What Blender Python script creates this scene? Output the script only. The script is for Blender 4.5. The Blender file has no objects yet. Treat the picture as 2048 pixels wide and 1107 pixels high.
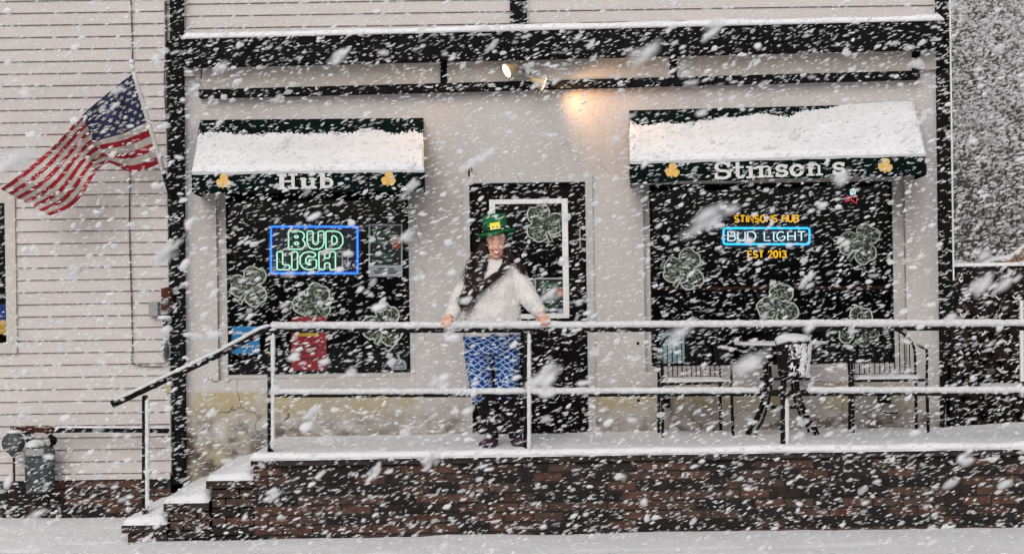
import bpy, bmesh, math, random
import numpy as np
from mathutils import Vector, Matrix, noise
random.seed(7)
R = math.radians
C = bpy.context.scene.collection
scene = bpy.context.scene

# ------------------------------------------------------------------ camera
FPX, CAMD, CAMZ, HY, ROLL = 3950.0, 16.0, 1.75, 575.0, 0.015
cs, sn = math.cos(ROLL), math.sin(ROLL)
cam_d = bpy.data.cameras.new('camera'); cam = bpy.data.objects.new('camera', cam_d); C.objects.link(cam)
cam_d.sensor_width = 36.0; cam_d.lens = 36.0*FPX/2048
cam_d.shift_y = (HY-553.5)/2048
cam_d.clip_start = 0.1; cam_d.clip_end = 400
cam.matrix_world = Matrix(((cs, sn, 0, 0), (0, 0, -1, -CAMD), (-sn, cs, 0, CAMZ), (0, 0, 0, 1)))
cam_d.dof.use_dof = True; cam_d.dof.focus_distance = 15.2; cam_d.dof.aperture_fstop = 3.4
scene.camera = cam

# ------------------------------------------------------------------ sky, sun, exposure
SUN_EL, SUN_AZ = 36, 195          # azimuth from +Y clockwise: behind the camera, a little to the left
world = bpy.data.worlds.new('World'); scene.world = world; world.use_nodes = True
wn = world.node_tree; bgn = wn.nodes['Background']
sky = wn.nodes.new('ShaderNodeTexSky'); sky.sky_type = 'NISHITA'; sky.sun_disc = False
sky.sun_elevation = R(SUN_EL); sky.sun_rotation = R(SUN_AZ); sky.dust_density = 6; sky.air_density = 1.5
hs = wn.nodes.new('ShaderNodeHueSaturation'); hs.inputs['Saturation'].default_value = 0.12
wn.links.new(sky.outputs[0], hs.inputs['Color']); wn.links.new(hs.outputs[0], bgn.inputs[0])
bgn.inputs[1].default_value = 0.13
sl = bpy.data.lights.new('sun', 'SUN'); sl.energy = 1.15; sl.angle = R(50); sl.color = (1, .96, .92)
so = bpy.data.objects.new('sun', sl); C.objects.link(so)
so.rotation_euler = (R(90-SUN_EL), 0, R(180-SUN_AZ)+math.pi)
d = Vector((math.sin(R(SUN_AZ))*math.cos(R(SUN_EL)), math.cos(R(SUN_AZ))*math.cos(R(SUN_EL)), math.sin(R(SUN_EL))))
so.rotation_euler = d.to_track_quat('Z', 'Y').to_euler(); so.location = d*30
scene.view_settings.view_transform = 'Standard'; scene.view_settings.look = 'None'
scene.view_settings.exposure = -0.36; scene.view_settings.gamma = 1

# ------------------------------------------------------------------ helpers
def W(px, py, Y=0.0):
    """photo position (2048 wide) -> point on the vertical plane at depth Y"""
    a, b = (px-1024)/FPX, -(py-HY)/FPX
    D = Y+CAMD
    return Vector(((a*cs+b*sn)*D, Y, CAMZ+(-a*sn+b*cs)*D))

def tag(o, label=None, cat=None, group=None, kind=None):
    if label: o['label'] = label
    if cat: o['category'] = cat
    if group: o['group'] = group
    if kind: o['kind'] = kind
    return o

def empty(name, loc, label=None, cat=None, group=None):
    o = bpy.data.objects.new(name, None); C.objects.link(o); o.location = loc; o.empty_display_size = .1
    return tag(o, label, cat, group)

class MB:
    def __init__(s): s.v = []; s.f = []; s.m = []
    def add(s, vs, fs, mi=0):
        k = len(s.v); s.v += [tuple(v) for v in vs]
        s.f += [tuple(i+k for i in f) for f in fs]; s.m += [mi]*len(fs)
    def box(s, x0, x1, y0, y1, z0, z1, mi=0):
        s.add([(x, y, z) for x in (x0, x1) for y in (y0, y1) for z in (z0, z1)],
              [(0, 1, 3, 2), (4, 6, 7, 5), (0, 4, 5, 1), (2, 3, 7, 6), (0, 2, 6, 4), (1, 5, 7, 3)], mi)
    def prism(s, pts, off, mi=0):
        n = len(pts); off = Vector(off)
        s.add(list(pts)+[Vector(p)+off for p in pts],
              [tuple(range(n)), tuple(range(2*n-1, n-1, -1))]+[(i, i+n, (i+1) % n+n, (i+1) % n) for i in range(n)], mi)
    def pq(s, q, Y0, Y1, mi=0):
        """prism with its front face at depth Y0 through four photo corners, reaching back to Y1"""
        pts = [W(x, y, Y0) for x, y in q]; s.prism(pts, (0, Y1-Y0, 0), mi)
    def tube(s, path, r, seg=8, caps=True, closed=False, mi=0, ry=None):
        path = [Vector(p) for p in path]; n = len(path)
        rs = r if isinstance(r, (list, tuple)) else [r]*n
        vs = []; up0 = None
        for i, p in enumerate(path):
            if closed: t = path[(i+1) % n]-path[i-1]
            else: t = path[min(i+1, n-1)]-path[max(i-1, 0)]
            t.normalize()
            if up0 is None:
                up0 = Vector((0, 0, 1)) if abs(t.z) < .9 else Vector((0, 1, 0))
            a = t.cross(up0)
            if a.length < 1e-4: a = t.cross(Vector((1, 0, 0)))
            a.normalize(); b = a.cross(t); b.normalize(); up0 = b
            for k in range(seg):
                an = 2*math.pi*k/seg
                vs.append(p+a*math.cos(an)*rs[i]+b*math.sin(an)*(rs[i] if ry is None else rs[i]*ry))
        fs = []
        for i in range(n if closed else n-1):
            j = (i+1) % n
            for k in range(seg):
                fs.append((i*seg+k, i*seg+(k+1) % seg, j*seg+(k+1) % seg, j*seg+k))
        if caps and not closed:
            fs.append(tuple(range(seg-1, -1, -1))); fs.append(tuple((n-1)*seg+k for k in range(seg)))
        s.add(vs, fs, mi)
    def ell(s, c, r, seg=14, rings=9, mi=0, rot=None):
        vs = []; c = Vector(c)
        for i in range(rings+1):
            th = math.pi*i/rings
            for k in range(seg):
                ph = 2*math.pi*k/seg
                p = Vector((r[0]*math.sin(th)*math.cos(ph), r[1]*math.sin(th)*math.sin(ph), r[2]*math.cos(th)))
                if rot: p = rot @ p
                vs.append(c+p)
        fs = [(i*seg+k, (i+1)*seg+k, (i+1)*seg+(k+1) % seg, i*seg+(k+1) % seg) for i in range(rings) for k in range(seg)]
        s.add(vs, fs, mi)
    def rings(s, rr, seg=24, mi=0):
        """loft of horizontal ellipses (centre, rx, ry)"""
        vs = []; n = len(rr)
        for c, rx, ry in rr:
            for k in range(seg):
                a = 2*math.pi*k/seg
                vs.append((c[0]+rx*math.cos(a), c[1]+ry*math.sin(a), c[2]))
        fs = [(i*seg+k, i*seg+(k+1) % seg, (i+1)*seg+(k+1) % seg, (i+1)*seg+k) for i in range(n-1) for k in range(seg)]
        fs.append(tuple(range(seg-1, -1, -1))); fs.append(tuple((n-1)*seg+k for k in range(seg)))
        s.add(vs, fs, mi)
    def build(s, name, mats, parent=None, smooth=False, bevel=0, label=None):
        me = bpy.data.meshes.new(name); me.from_pydata(s.v, [], s.f); me.update()
        if not isinstance(mats, (list, tuple)): mats = [mats]
        for m in mats: me.materials.append(m)
        if len(mats) > 1: me.polygons.foreach_set('material_index', s.m)
        bm = bmesh.new(); bm.from_mesh(me); bmesh.ops.recalc_face_normals(bm, faces=bm.faces); bm.to_mesh(me); bm.free()
        if smooth: me.polygons.foreach_set('use_smooth', [True]*len(me.polygons))
        o = bpy.data.objects.new(name, me); C.objects.link(o)
        if parent is not None:
            o.parent = parent; o.matrix_parent_inverse = pinv(parent)
        if bevel:
            b = o.modifiers.new('bevel', 'BEVEL'); b.width = bevel; b.segments = 2; b.limit_method = 'ANGLE'
        if label: o['label'] = label
        return o

def pinv(p):
    """all meshes are modelled in world space: undo the offset of the thing's own Empty"""
    return Matrix.LocRotScale(p.location, p.rotation_euler, p.scale).inverted() if p.parent is None else Matrix.Identity(4)

def mod_organic(o, voxel, smooth=3, disp=0, dscale=.08):
    m = o.modifiers.new('remesh', 'REMESH'); m.mode = 'VOXEL'; m.voxel_size = voxel; m.use_smooth_shade = True
    s = o.modifiers.new('smooth', 'SMOOTH'); s.iterations = smooth; s.factor = .6
    if disp:
        t = bpy.data.textures.new(o.name+'_folds', 'CLOUDS'); t.noise_scale = dscale; t.noise_depth = 2
        dm = o.modifiers.new('folds', 'DISPLACE'); dm.texture = t; dm.strength = disp; dm.texture_coords = 'GLOBAL'

# ------------------------------------------------------------------ materials
def nodes_of(m): m.use_nodes = True; return m.node_tree.nodes, m.node_tree.links, m.node_tree.nodes['Principled BSDF']

def pm(name, col, rough=.7, var=.12, ns=6., bump=0., bs=60., metal=0., spec=.3, stretch=None, col2=None, coord='Object'):
    m = bpy.data.materials.new(name); N, L, P = nodes_of(m)
    P.inputs['Roughness'].default_value = rough; P.inputs['Metallic'].default_value = metal
    P.inputs['Specular IOR Level'].default_value = spec
    tc = N.new('ShaderNodeTexCoord'); src = tc.outputs[coord]
    if stretch:
        mp = N.new('ShaderNodeMapping'); mp.inputs['Scale'].default_value = stretch; L.new(src, mp.inputs[0]); src = mp.outputs[0]
    n = N.new('ShaderNodeTexNoise'); n.inputs['Scale'].default_value = ns; n.inputs['Detail'].default_value = 8
    L.new(src, n.inputs['Vector'])
    rp = N.new('ShaderNodeValToRGB'); rp.color_ramp.elements[0].position = .3; rp.color_ramp.elements[1].position = .7
    c2 = col2 or tuple(min(1, c*(1+var)) for c in col); c1 = tuple(c*(1-var) for c in col) if not col2 else col
    rp.color_ramp.elements[0].color = (*c1, 1); rp.color_ramp.elements[1].color = (*c2, 1)
    L.new(n.outputs[0], rp.inputs[0]); L.new(rp.outputs[0], P.inputs['Base Color'])
    if bump:
        n2 = N.new('ShaderNodeTexNoise'); n2.inputs['Scale'].default_value = bs; n2.inputs['Detail'].default_value = 6
        L.new(src, n2.inputs['Vector'])
        b = N.new('ShaderNodeBump'); b.inputs['Strength'].default_value = bump; b.inputs['Distance'].default_value = .01
        L.new(n2.outputs[0], b.inputs['Height']); L.new(b.outputs[0], P.inputs['Normal'])
    m['rp'] = rp.name
    return m

def emis(name, col, strength):
    m = bpy.data.materials.new(name); N, L, P = nodes_of(m)
    P.inputs['Base Color'].default_value = (*[c*.5 for c in col], 1)
    P.inputs['Emission Color'].default_value = (*col, 1); P.inputs['Emission Strength'].default_value = strength
    return m

M = {}
M['snow'] = pm('snow', (.68, .68, .70), .75, .05, 3, .5, 45)
M['snow_fine'] = pm('crusted_snow', (.62, .62, .635), .8, .12, 30, .8, 120)
M['black'] = pm('black_paint', (.006, .006, .0065), .8, .5, 8, .5, 40, spec=.06)
M['steel'] = pm('black_steel', (.008, .007, .007), .7, .5, 30, .4, 90, spec=.1)
M['fabric'] = pm('dark_green_canvas', (.002, .007, .006), .9, .4, 12, .3, 200, spec=.05)
M['cream'] = pm('cream_board', (.44, .405, .37), .7, .07, 3, .2, 60)
M['frame'] = pm('painted_frame', (.40, .38, .365), .6, .1, 6, .2, 60)
M['white'] = pm('white_paint', (.66, .65, .63), .5, .08, 9, .1, 40)
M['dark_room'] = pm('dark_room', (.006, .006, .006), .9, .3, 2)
M['door'] = pm('black_door_paint', (.005, .004, .004), .7, .4, 5, .2, 30, spec=.05)
M['gold'] = pm('gold_print', (.62, .38, .10), .7, .1, 20)
M['letter'] = pm('white_print', (.58, .58, .56), .7, .08, 20)
M['concrete'] = pm('dark_stone', (.035, .028, .025), .9, .5, 9, .6, 50, spec=.08)
M['rust'] = pm('rusty_pipe', (.06, .022, .015), .85, .4, 25, .4, 80, spec=.08)
M['meter'] = pm('weathered_grey_metal', (.045, .058, .058), .6, .6, 14, .4, 60)
M['grey'] = pm('grey_plastic', (.24, .24, .235), .6, .15, 9)
M['wire'] = pm('wire_rubber', (.07, .05, .045), .7, .2, 9)
M['mortar'] = pm('mortar', (.022, .02, .018), .95, .3, 20, .5, 80)
M['red'] = pm('red_paper', (.34, .02, .03), .6, .15, 9)
M['yellow_paper'] = pm('yellow_paper', (.60, .33, .04), .6, .15, 9)
M['blue_paper'] = pm('blue_paper', (.03, .22, .50), .6, .2, 9)
M['teal_paper'] = pm('pale_blue_paper', (.30, .43, .46), .6, .15, 9)
M['green_paper'] = pm('green_print', (.05, .14, .06), .6, .5, 40)
M['paper'] = pm('white_paper', (.50, .51, .54), .6, .05, 9)
M['ink'] = pm('black_ink', (.02, .02, .02), .6, .1, 9)
M['backing'] = pm('smoked_backing_sheet', (.05, .05, .055), .7, .1, 9, spec=.05)
M['orange'] = pm('orange_print', (.55, .09, .03), .6, .2, 30)
M['tan'] = pm('tan_wood', (.24, .15, .10), .85, .4, 9, .3, 40)
M['lattice'] = pm('dark_lattice_wood', (.014, .011, .010), .9, .5, 9, .4, 60, spec=.05)
M['pole'] = pm('white_pole', (.60, .58, .56), .45, .1, 9)
M['skin'] = pm('skin', (.62, .34, .24), .55, .08, 12, .1, 60)
M['skin_rosy'] = pm('rosy_lips', (.42, .06, .05), .5, .1, 12)
M['teeth'] = pm('teeth', (.85, .82, .78), .3, .03, 12)
M['eye'] = pm('dark_eye', (.03, .02, .02), .3, .1, 12)
M['fleece'] = pm('white_fleece', (.66, .62, .61), .95, .1, 9, .8, 130)
M['hat'] = pm('green_plush', (.004, .12, .035), .9, .6, 25, .8, 120)
M['hat_dark'] = pm('dark_green_band', (.004, .05, .02), .9, .4, 25)
M['buckle'] = pm('yellow_buckle', (.85, .72, .04), .6, .1, 12)
M['boot'] = pm('dark_boot_leather', (.009, .006, .008), .6, .5, 14, .3, 60, spec=.1)
M['shoe'] = pm('dark_purple_leather', (.05, .018, .035), .5, .4, 14, .3, 60)
M['flag_red'] = pm('flag_red', (.26, .008, .016), .8, .2, 14, .3, 200)
M['flag_white'] = pm('flag_white', (.42, .38, .34), .8, .12, 14, .3, 200)
M['flag_blue'] = pm('flag_blue', (.017, .025, .070), .8, .3, 14, .3, 200)
M['bark'] = pm('grey_bark', (.07, .06, .055), .9, .3, 9, .5, 30)
M['neon_blue'] = emis('blue_neon', (.02, .16, 1.0), 3.2)
M['neon_green'] = emis('pale_green_neon', (.52, 1.0, .72), 1.3)
M['neon_off'] = pm('unlit_glass_tube', (.55, .54, .53), .3, .1, 9)
M['neon_cyan'] = emis('cyan_neon', (.02, .48, 1.0), 2.6)
M['neon_white'] = emis('white_neon', (.62, .88, 1.0), 1.5)
M['neon_yellow'] = emis('yellow_neon', (1.0, .52, .01), 1.25)
M['neon_red'] = emis('red_neon', (1.0, .05, .09), 1.1)
M['bulb'] = emis('lit_bulb', (1.0, .62, .26), 7)
M['lamp_metal'] = pm('lamp_metal', (.50, .36, .2), .35, .15, 9, metal=.3)

# glass: mostly clear, faint reflection of the sky
gm = bpy.data.materials.new('window_glass'); N, L, P = nodes_of(gm); N.remove(P)
tr = N.new('ShaderNodeBsdfTransparent'); tr.inputs[0].default_value = (.88, .9, .9, 1)
gl = N.new('ShaderNodeBsdfGlossy'); gl.inputs['Roughness'].default_value = .04
mx = N.new('ShaderNodeMixShader'); mx.inputs[0].default_value = .012
L.new(tr.outputs[0], mx.inputs[1]); L.new(gl.outputs[0], mx.inputs[2]); L.new(mx.outputs[0], N['Material Output'].inputs[0])
M['glass'] = gm

# shamrock film: see-through grey green plastic with crinkles
fm = bpy.data.materials.new('crinkled_green_film'); N, L, P = nodes_of(fm)
tc = N.new('ShaderNodeTexCoord'); n = N.new('ShaderNodeTexNoise'); n.inputs['Scale'].default_value = 38; n.inputs['Detail'].default_value = 4; n.inputs['Distortion'].default_value = 1.2
L.new(tc.outputs['Object'], n.inputs['Vector'])
rp = N.new('ShaderNodeValToRGB'); e = rp.color_ramp.elements; e[0].position = .50; e[0].color = (.022, .032, .016, 1); e[1].position = .74; e[1].color = (.55, .58, .42, 1)
L.new(n.outputs[0], rp.inputs[0]); L.new(rp.outputs[0], P.inputs['Base Color']); P.inputs['Roughness'].default_value = .5
P.inputs['Alpha'].default_value = .8
M['film'] = fm
M['film_edge'] = pm('pale_film_edge', (.74, .76, .64), .5, .1, 20)

# stucco: grey cream paint with ochre peel and dark mildew low down
def stucco():
    m = pm('painted_stucco', (.435, .410, .400), .88, .06, 1.1, .35, 35)
    N, L, P = nodes_of(m); rp = N[m['rp']]
    tc = N.new('ShaderNodeTexCoord'); sx = N.new('ShaderNodeSeparateXYZ'); L.new(tc.outputs['Object'], sx.inputs[0])
    def noise_(scale, st=(1, 1, 1), detail=6):
        mp = N.new('ShaderNodeMapping'); mp.inputs['Scale'].default_value = st; L.new(tc.outputs['Object'], mp.inputs[0])
        n = N.new('ShaderNodeTexNoise'); n.inputs['Scale'].default_value = scale; n.inputs['Detail'].default_value = detail
        L.new(mp.outputs[0], n.inputs['Vector']); return n.outputs[0]
    def mr(src, a, b, c=0., d=1.):
        r = N.new('ShaderNodeMapRange'); r.interpolation_type = 'SMOOTHSTEP'
        for i, v in enumerate((a, b, c, d)): r.inputs[i+1].default_value = v
        L.new(src, r.inputs[0]); return r.outputs[0]
    def mul(a, b):
        q = N.new('ShaderNodeMath'); q.operation = 'MULTIPLY'; L.new(a, q.inputs[0]); L.new(b, q.inputs[1]); return q.outputs[0]
    def mix(base, col, fac):
        q = N.new('ShaderNodeMix'); q.data_type = 'RGBA'; L.new(fac, q.inputs['Factor'])
        L.new(base, q.inputs['A']); q.inputs['B'].default_value = (*col, 1); return q.outputs['Result']
    z = sx.outputs[2]
    och = mul(mul(mr(z, .68, .80), mr(z, .96, .92)), mul(mr(noise_(1.6, (1, 1, .4)), .36, .50), mr(noise_(11, (1, 1, 1), 8), .30, .50)))
    low = mul(mr(z, 1.0, .50, 0, .75), mr(noise_(3.2, (1, 1, 1.4), 10), .32, .60))
    brn = mul(mul(mr(z, .84, .56), mr(noise_(7, (1, 1, 1.5), 10), .42, .62)), mr(noise_(1.4), .34, .54))
    speck = mr(noise_(22, (1, 1, 1), 4), .70, .74, 0, .5)
    lowleft = mul(mr(z, 1.0, .3), mul(mr(sx.outputs[0], -2.0, -2.4), mr(noise_(3, (1, 1, 1), 8), .42, .56)))
    c = mix(rp.outputs[0], (.36, .30, .17), och)
    c = mix(c, (.35, .29, .18), lowleft)
    c = mix(c, (.25, .22, .165), low)
    c = mix(c, (.07, .05, .035), brn)
    c = mix(c, (.22, .19, .17), speck)
    nw = N.new('ShaderNodeTexNoise'); nw.inputs['Scale'].default_value = 2.5; nw.inputs['Detail'].default_value = 6; L.new(tc.outputs['Object'], nw.inputs['Vector'])
    av = N.new('ShaderNodeVectorMath'); av.operation = 'MULTIPLY_ADD'; L.new(nw.outputs['Color'], av.inputs[0]); av.inputs[1].default_value = (.5, .5, .5); L.new(tc.outputs['Object'], av.inputs[2])
    vo = N.new('ShaderNodeTexVoronoi'); vo.feature = 'DISTANCE_TO_EDGE'; vo.inputs['Scale'].default_value = 1.7; L.new(av.outputs[0], vo.inputs['Vector'])
    crk = mul(mul(mr(vo.outputs['Distance'], .012, .004), mr(noise_(.9, (1.3, 1, 1)), .52, .56)), mr(z, 1.5, .9, .25, .9))
    c = mix(c, (.10, .085, .075), crk)
    big = mr(noise_(1.8, (1, 1, .5), 8), .42, .70, 0, .42); c = mix(c, (.33, .30, .285), big)
    L.new(c, P.inputs['Base Color'])
    return m
M['stucco'] = stucco()

# brick: colour changes from brick to brick
def brickmat(name, cols):
    m = pm(name, (.1, .05, .04), .9, .3, 25, .7, 70); N, L, P = nodes_of(m)
    g = N.new('ShaderNodeNewGeometry'); rp = N.new('ShaderNodeValToRGB'); rp.color_ramp.interpolation = 'CONSTANT'
    el = rp.color_ramp.elements
    for i, c in enumerate(cols):
        e = el[i] if i < 2 else el.new(i/len(cols)); e.position = i/len(cols); e.color = (*c, 1)
    L.new(g.outputs['Random Per Island'], rp.inputs[0])
    q = N.new('ShaderNodeMix'); q.data_type = 'RGBA'; q.blend_type = 'MULTIPLY'; q.inputs['Factor'].default_value = .6
    n = N.new('ShaderNodeTexNoise'); n.inputs['Scale'].default_value = 18; n.inputs['Detail'].default_value = 8
    tcc = N.new('ShaderNodeTexCoord'); L.new(tcc.outputs['Object'], n.inputs['Vector'])
    r2 = N.new('ShaderNodeValToRGB'); r2.color_ramp.elements[0].position = .35; r2.color_ramp.elements[0].color = (.15, .15, .15, 1); r2.color_ramp.elements[1].position = .62
    L.new(n.outputs[0], r2.inputs[0])
    L.new(rp.outputs[0], q.inputs['A']); L.new(r2.outputs[0], q.inputs['B']); L.new(q.outputs['Result'], P.inputs['Base Color'])
    return m
M['brick'] = brickmat('weathered_brick', [(.085, .040, .029), (.018, .013, .012), (.098, .048, .034), (.012, .010, .010), (.060, .033, .025), (.024, .017, .015), (.014, .012, .011), (.075, .045, .035)])

# clapboard siding: pinkish white boards, shadow gap painted dark along each lap
def siding(name, col, pitch, off):
    m = pm(name, col, .7, .07, 2.2, .15, 40, stretch=(.4, 1, 3)); N, L, P = nodes_of(m); rp = N[m['rp']]
    g = N.new('ShaderNodeNewGeometry'); q = N.new('ShaderNodeMix'); q.data_type = 'RGBA'; q.inputs['Factor'].default_value = .0
    tc = N.new('ShaderNodeTexCoord'); n = N.new('ShaderNodeTexNoise'); n.inputs['Scale'].default_value = 30; L.new(tc.outputs['Object'], n.inputs['Vector'])
    L.new(rp.outputs[0], q.inputs['A']); q.inputs['B'].default_value = (.3, .27, .25, 1)
    r = N.new('ShaderNodeMapRange'); r.inputs[1].default_value = .66; r.inputs[2].default_value = .74; r.inputs[4].default_value = .35
    L.new(n.outputs[0], r.inputs[0]); L.new(r.outputs[0], q.inputs['Factor']); L.new(q.outputs['Result'], P.inputs['Base Color'])
    return m
M['siding'] = siding('pinkish_white_siding', (.475, .432, .417), .1, 0)
M['siding_edge'] = pm('lap_shadow_paint', (.10, .075, .065), .9, .4, 9)  # dark brown colour painting the shadow line under each board

# patterned trousers
def lattice_cloth():
    m = pm('blue_lattice_fleece', (.010, .034, .145), .95, .3, 30, .5, 150); N, L, P = nodes_of(m); rp = N[m['rp']]
    tc = N.new('ShaderNodeTexCoord'); n = N.new('ShaderNodeTexNoise'); n.inputs['Scale'].default_value = 6
    L.new(tc.outputs['Object'], n.inputs['Vector'])
    ad = N.new('ShaderNodeVectorMath'); ad.operation = 'SCALE'; ad.inputs['Scale'].default_value = .10; L.new(n.outputs['Color'], ad.inputs[0])
    a2 = N.new('ShaderNodeVectorMath'); L.new(tc.outputs['Object'], a2.inputs[0]); L.new(ad.outputs[0], a2.inputs[1])
    sx = N.new('ShaderNodeSeparateXYZ'); L.new(a2.outputs[0], sx.inputs[0])
    def line(sgn, k, w):
        q = N.new('ShaderNodeMath'); q.operation = 'MULTIPLY_ADD'; L.new(sx.outputs[0], q.inputs[0]); q.inputs[1].default_value = sgn*.62; L.new(sx.outputs[2], q.inputs[2])
        s = N.new('ShaderNodeMath'); s.operation = 'MULTIPLY'; L.new(q.outputs[0], s.inputs[0]); s.inputs[1].default_value = k
        f = N.new('ShaderNodeMath'); f.operation = 'FRACT'; L.new(s.outputs[0], f.inputs[0])
        l = N.new('ShaderNodeMath'); l.operation = 'LESS_THAN'; L.new(f.outputs[0], l.inputs[0]); l.inputs[1].default_value = w
        return l.outputs[0]
    mxn = N.new('ShaderNodeMath'); mxn.operation = 'MAXIMUM'; L.new(line(1, 22, .2), mxn.inputs[0]); L.new(line(-1, 22, .2), mxn.inputs[1])
    q = N.new('ShaderNodeMix'); q.data_type = 'RGBA'; L.new(mxn.outputs[0], q.inputs['Factor']); L.new(rp.outputs[0], q.inputs['A']); q.inputs['B'].default_value = (.28, .42, .68, 1)
    L.new(q.outputs['Result'], P.inputs['Base Color']); return m
M['lattice_cloth'] = lattice_cloth()

def hairmat():
    m = pm('dark_brown_hair', (.02, .012, .01), .5, .4, 30); N, L, P = nodes_of(m)
    g = N.new('ShaderNodeNewGeometry'); rp = N.new('ShaderNodeValToRGB'); e = rp.color_ramp.elements
    e[0].color = (.010, .007, .006, 1); e[0].position = .6; e[1].color = (.075, .028, .018, 1)
    L.new(g.outputs['Random Per Island'], rp.inputs[0]); L.new(rp.outputs[0], P.inputs['Base Color']); return m
M['hair'] = hairmat()

# falling flakes: white, lets light through
fl = bpy.data.materials.new('snowflake_ice'); N, L, P = nodes_of(fl)
P.inputs['Base Color'].default_value = (.88, .88, .89, 1); P.inputs['Roughness'].default_value = .9; P.inputs['Specular IOR Level'].default_value = .1
t1 = N.new('ShaderNodeBsdfTranslucent'); t1.inputs[0].default_value = (.9, .9, .92, 1)
t2 = N.new('ShaderNodeBsdfTransparent')
m1 = N.new('ShaderNodeMixShader'); m1.inputs[0].default_value = .45; L.new(P.outputs[0], m1.inputs[1]); L.new(t1.outputs[0], m1.inputs[2])
m2 = N.new('ShaderNodeMixShader'); g_ = N.new('ShaderNodeNewGeometry'); mr_ = N.new('ShaderNodeMapRange'); mr_.inputs[3].default_value = .78; mr_.inputs[4].default_value = .02
L.new(g_.outputs['Random Per Island'], mr_.inputs[0]); L.new(mr_.outputs[0], m2.inputs[0]); L.new(m1.outputs[0], m2.inputs[1]); L.new(t2.outputs[0], m2.inputs[2])
L.new(m2.outputs[0], N['Material Output'].inputs[0]); M['flake'] = fl

def nz(x, y, z=0, s=1): return noise.noise(Vector((x*s, y*s, z*s)))

# ------------------------------------------------------------------ ground and hillside
GP = [W(100, 1034, -.06), W(262, 1083, -1.62), W(1240, 1064, -1.62), W(2048, 1054, -1.62)]
GX = [p.x for p in GP]; GZ = [p.z for p in GP]
def gz(x, y):
    z = float(np.interp(x, GX, GZ))
    if y > 6: z += (y-6)**1.15*.20
    z += .012*nz(x, y, 0, 1.3)+.006*nz(x, y, 3, 5)
    # half-filled foot and wheel marks by the steps
    for (a, b, c, dd, w, dep) in MARKS:
        px, py = x-a, y-b; L2 = c*c+dd*dd; t = max(0, min(1, (px*c+py*dd)/L2)); q = math.hypot(px-t*c, (py-t*dd)*1.0)
        if q < w: z -= dep*(1-(q/w)**2)
    return z
MARKS = [(-3.25, -1.75, .45, .12, .06, .03), (-3.65, -2.1, .25, .03, .06, .035), (-4.1, -2.35, .3, .08, .07, .035), (-2.95, -2.55, .3, .05, .05, .025),
         (.5, -2.6, 1.0, .06, .05, .02), (1.8, -2.5, .7, .03, .05, .02), (-1.6, -2.55, .8, .02, .05, .02)]
g = MB()
def patch(xs, ys):
    vs = [(x, y, gz(x, y)) for y in ys for x in xs]; n = len(xs)
    g.add(vs, [(j*n+i, j*n+i+1, (j+1)*n+i+1, (j+1)*n+i) for j in range(len(ys)-1) for i in range(n-1)])
xs = [-90, -60, -40, -25, -15, -10, -7]+[-5.5+i*.06 for i in range(190)]+[6.5, 8, 10, 13, 17, 22, 30, 45, 70, 110]
ys = [-45, -30, -22, -16, -12, -9, -7, -5.5, -4.4]+[-3.6+i*.06 for i in range(62)]+[.5, 2, 5, 6, 7, 8.5, 10, 12, 15, 18, 22, 27, 33, 40, 50, 62, 75, 90]
patch(xs, ys)
def hillmat():
    m = pm('snow_over_brush', (.70, .70, .72), .8, .05, 3, .5, 45); N, L, P = nodes_of(m); rp = N[m['rp']]
    tc = N.new('ShaderNodeTexCoord'); sx = N.new('ShaderNodeSeparateXYZ'); L.new(tc.outputs['Object'], sx.inputs[0])
    mr = N.new('ShaderNodeMapRange'); mr.inputs[1].default_value = 5.5; mr.inputs[2].default_value = 8; L.new(sx.outputs[1], mr.inputs[0])
    acc = None
    for sc, a, b in ((1.1, .34, .56), (5.5, .38, .56)):
        n = N.new('ShaderNodeTexNoise'); n.inputs['Scale'].default_value = sc; n.inputs['Detail'].default_value = 12; n.inputs['Roughness'].default_value = .7; L.new(tc.outputs['Object'], n.inputs['Vector'])
        q = N.new('ShaderNodeMapRange'); q.inputs[1].default_value = a; q.inputs[2].default_value = b; q.inputs[3].default_value = .25; L.new(n.outputs[0], q.inputs[0])
        k = N.new('ShaderNodeMath'); k.operation = 'MULTIPLY'; L.new(q.outputs[0], k.inputs[0]); L.new(acc if acc else mr.outputs[0], k.inputs[1]); acc = k.outputs[0]
    mx_ = N.new('ShaderNodeMix'); mx_.data_type = 'RGBA'; L.new(acc, mx_.inputs['Factor']); L.new(rp.outputs[0], mx_.inputs['A']); mx_.inputs['B'].default_value = (.075, .062, .060, 1)
    L.new(mx_.outputs['Result'], P.inputs['Base Color']); return m
gnd = g.build('snowy_ground', hillmat(), smooth=True); tag(gnd, kind='structure'); gnd.name = 'snow_covered_ground'

# ------------------------------------------------------------------ clapboards
def clapboards(mb, x0, x1, z0, z1, pitch, Yw, lap=.012, hole=None):
    z = z0
    while z < z1-1e-6:
        zt = min(z+pitch, z1)
        spans = [(x0, x1)]
        if hole and hole[2] < zt and hole[3] > z:
            spans = [(a, b) for a, b in ((x0, hole[0]), (hole[1], x1)) if b-a > .01]
        for a, b in spans:
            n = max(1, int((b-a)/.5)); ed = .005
            xsn = [a+(b-a)*i/n for i in range(n+1)]
            dv = [.0015*nz(x, z*7, 0, 3) for x in xsn]
            vs = []
            for x, d_ in zip(xsn, dv):
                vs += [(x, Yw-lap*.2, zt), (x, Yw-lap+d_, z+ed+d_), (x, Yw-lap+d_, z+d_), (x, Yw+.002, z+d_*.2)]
            for i in range(n):
                k = i*4
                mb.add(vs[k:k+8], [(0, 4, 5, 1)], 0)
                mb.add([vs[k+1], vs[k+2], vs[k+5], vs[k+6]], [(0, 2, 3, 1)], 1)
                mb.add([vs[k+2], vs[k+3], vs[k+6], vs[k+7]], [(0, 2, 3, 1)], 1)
        z = zt

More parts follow.
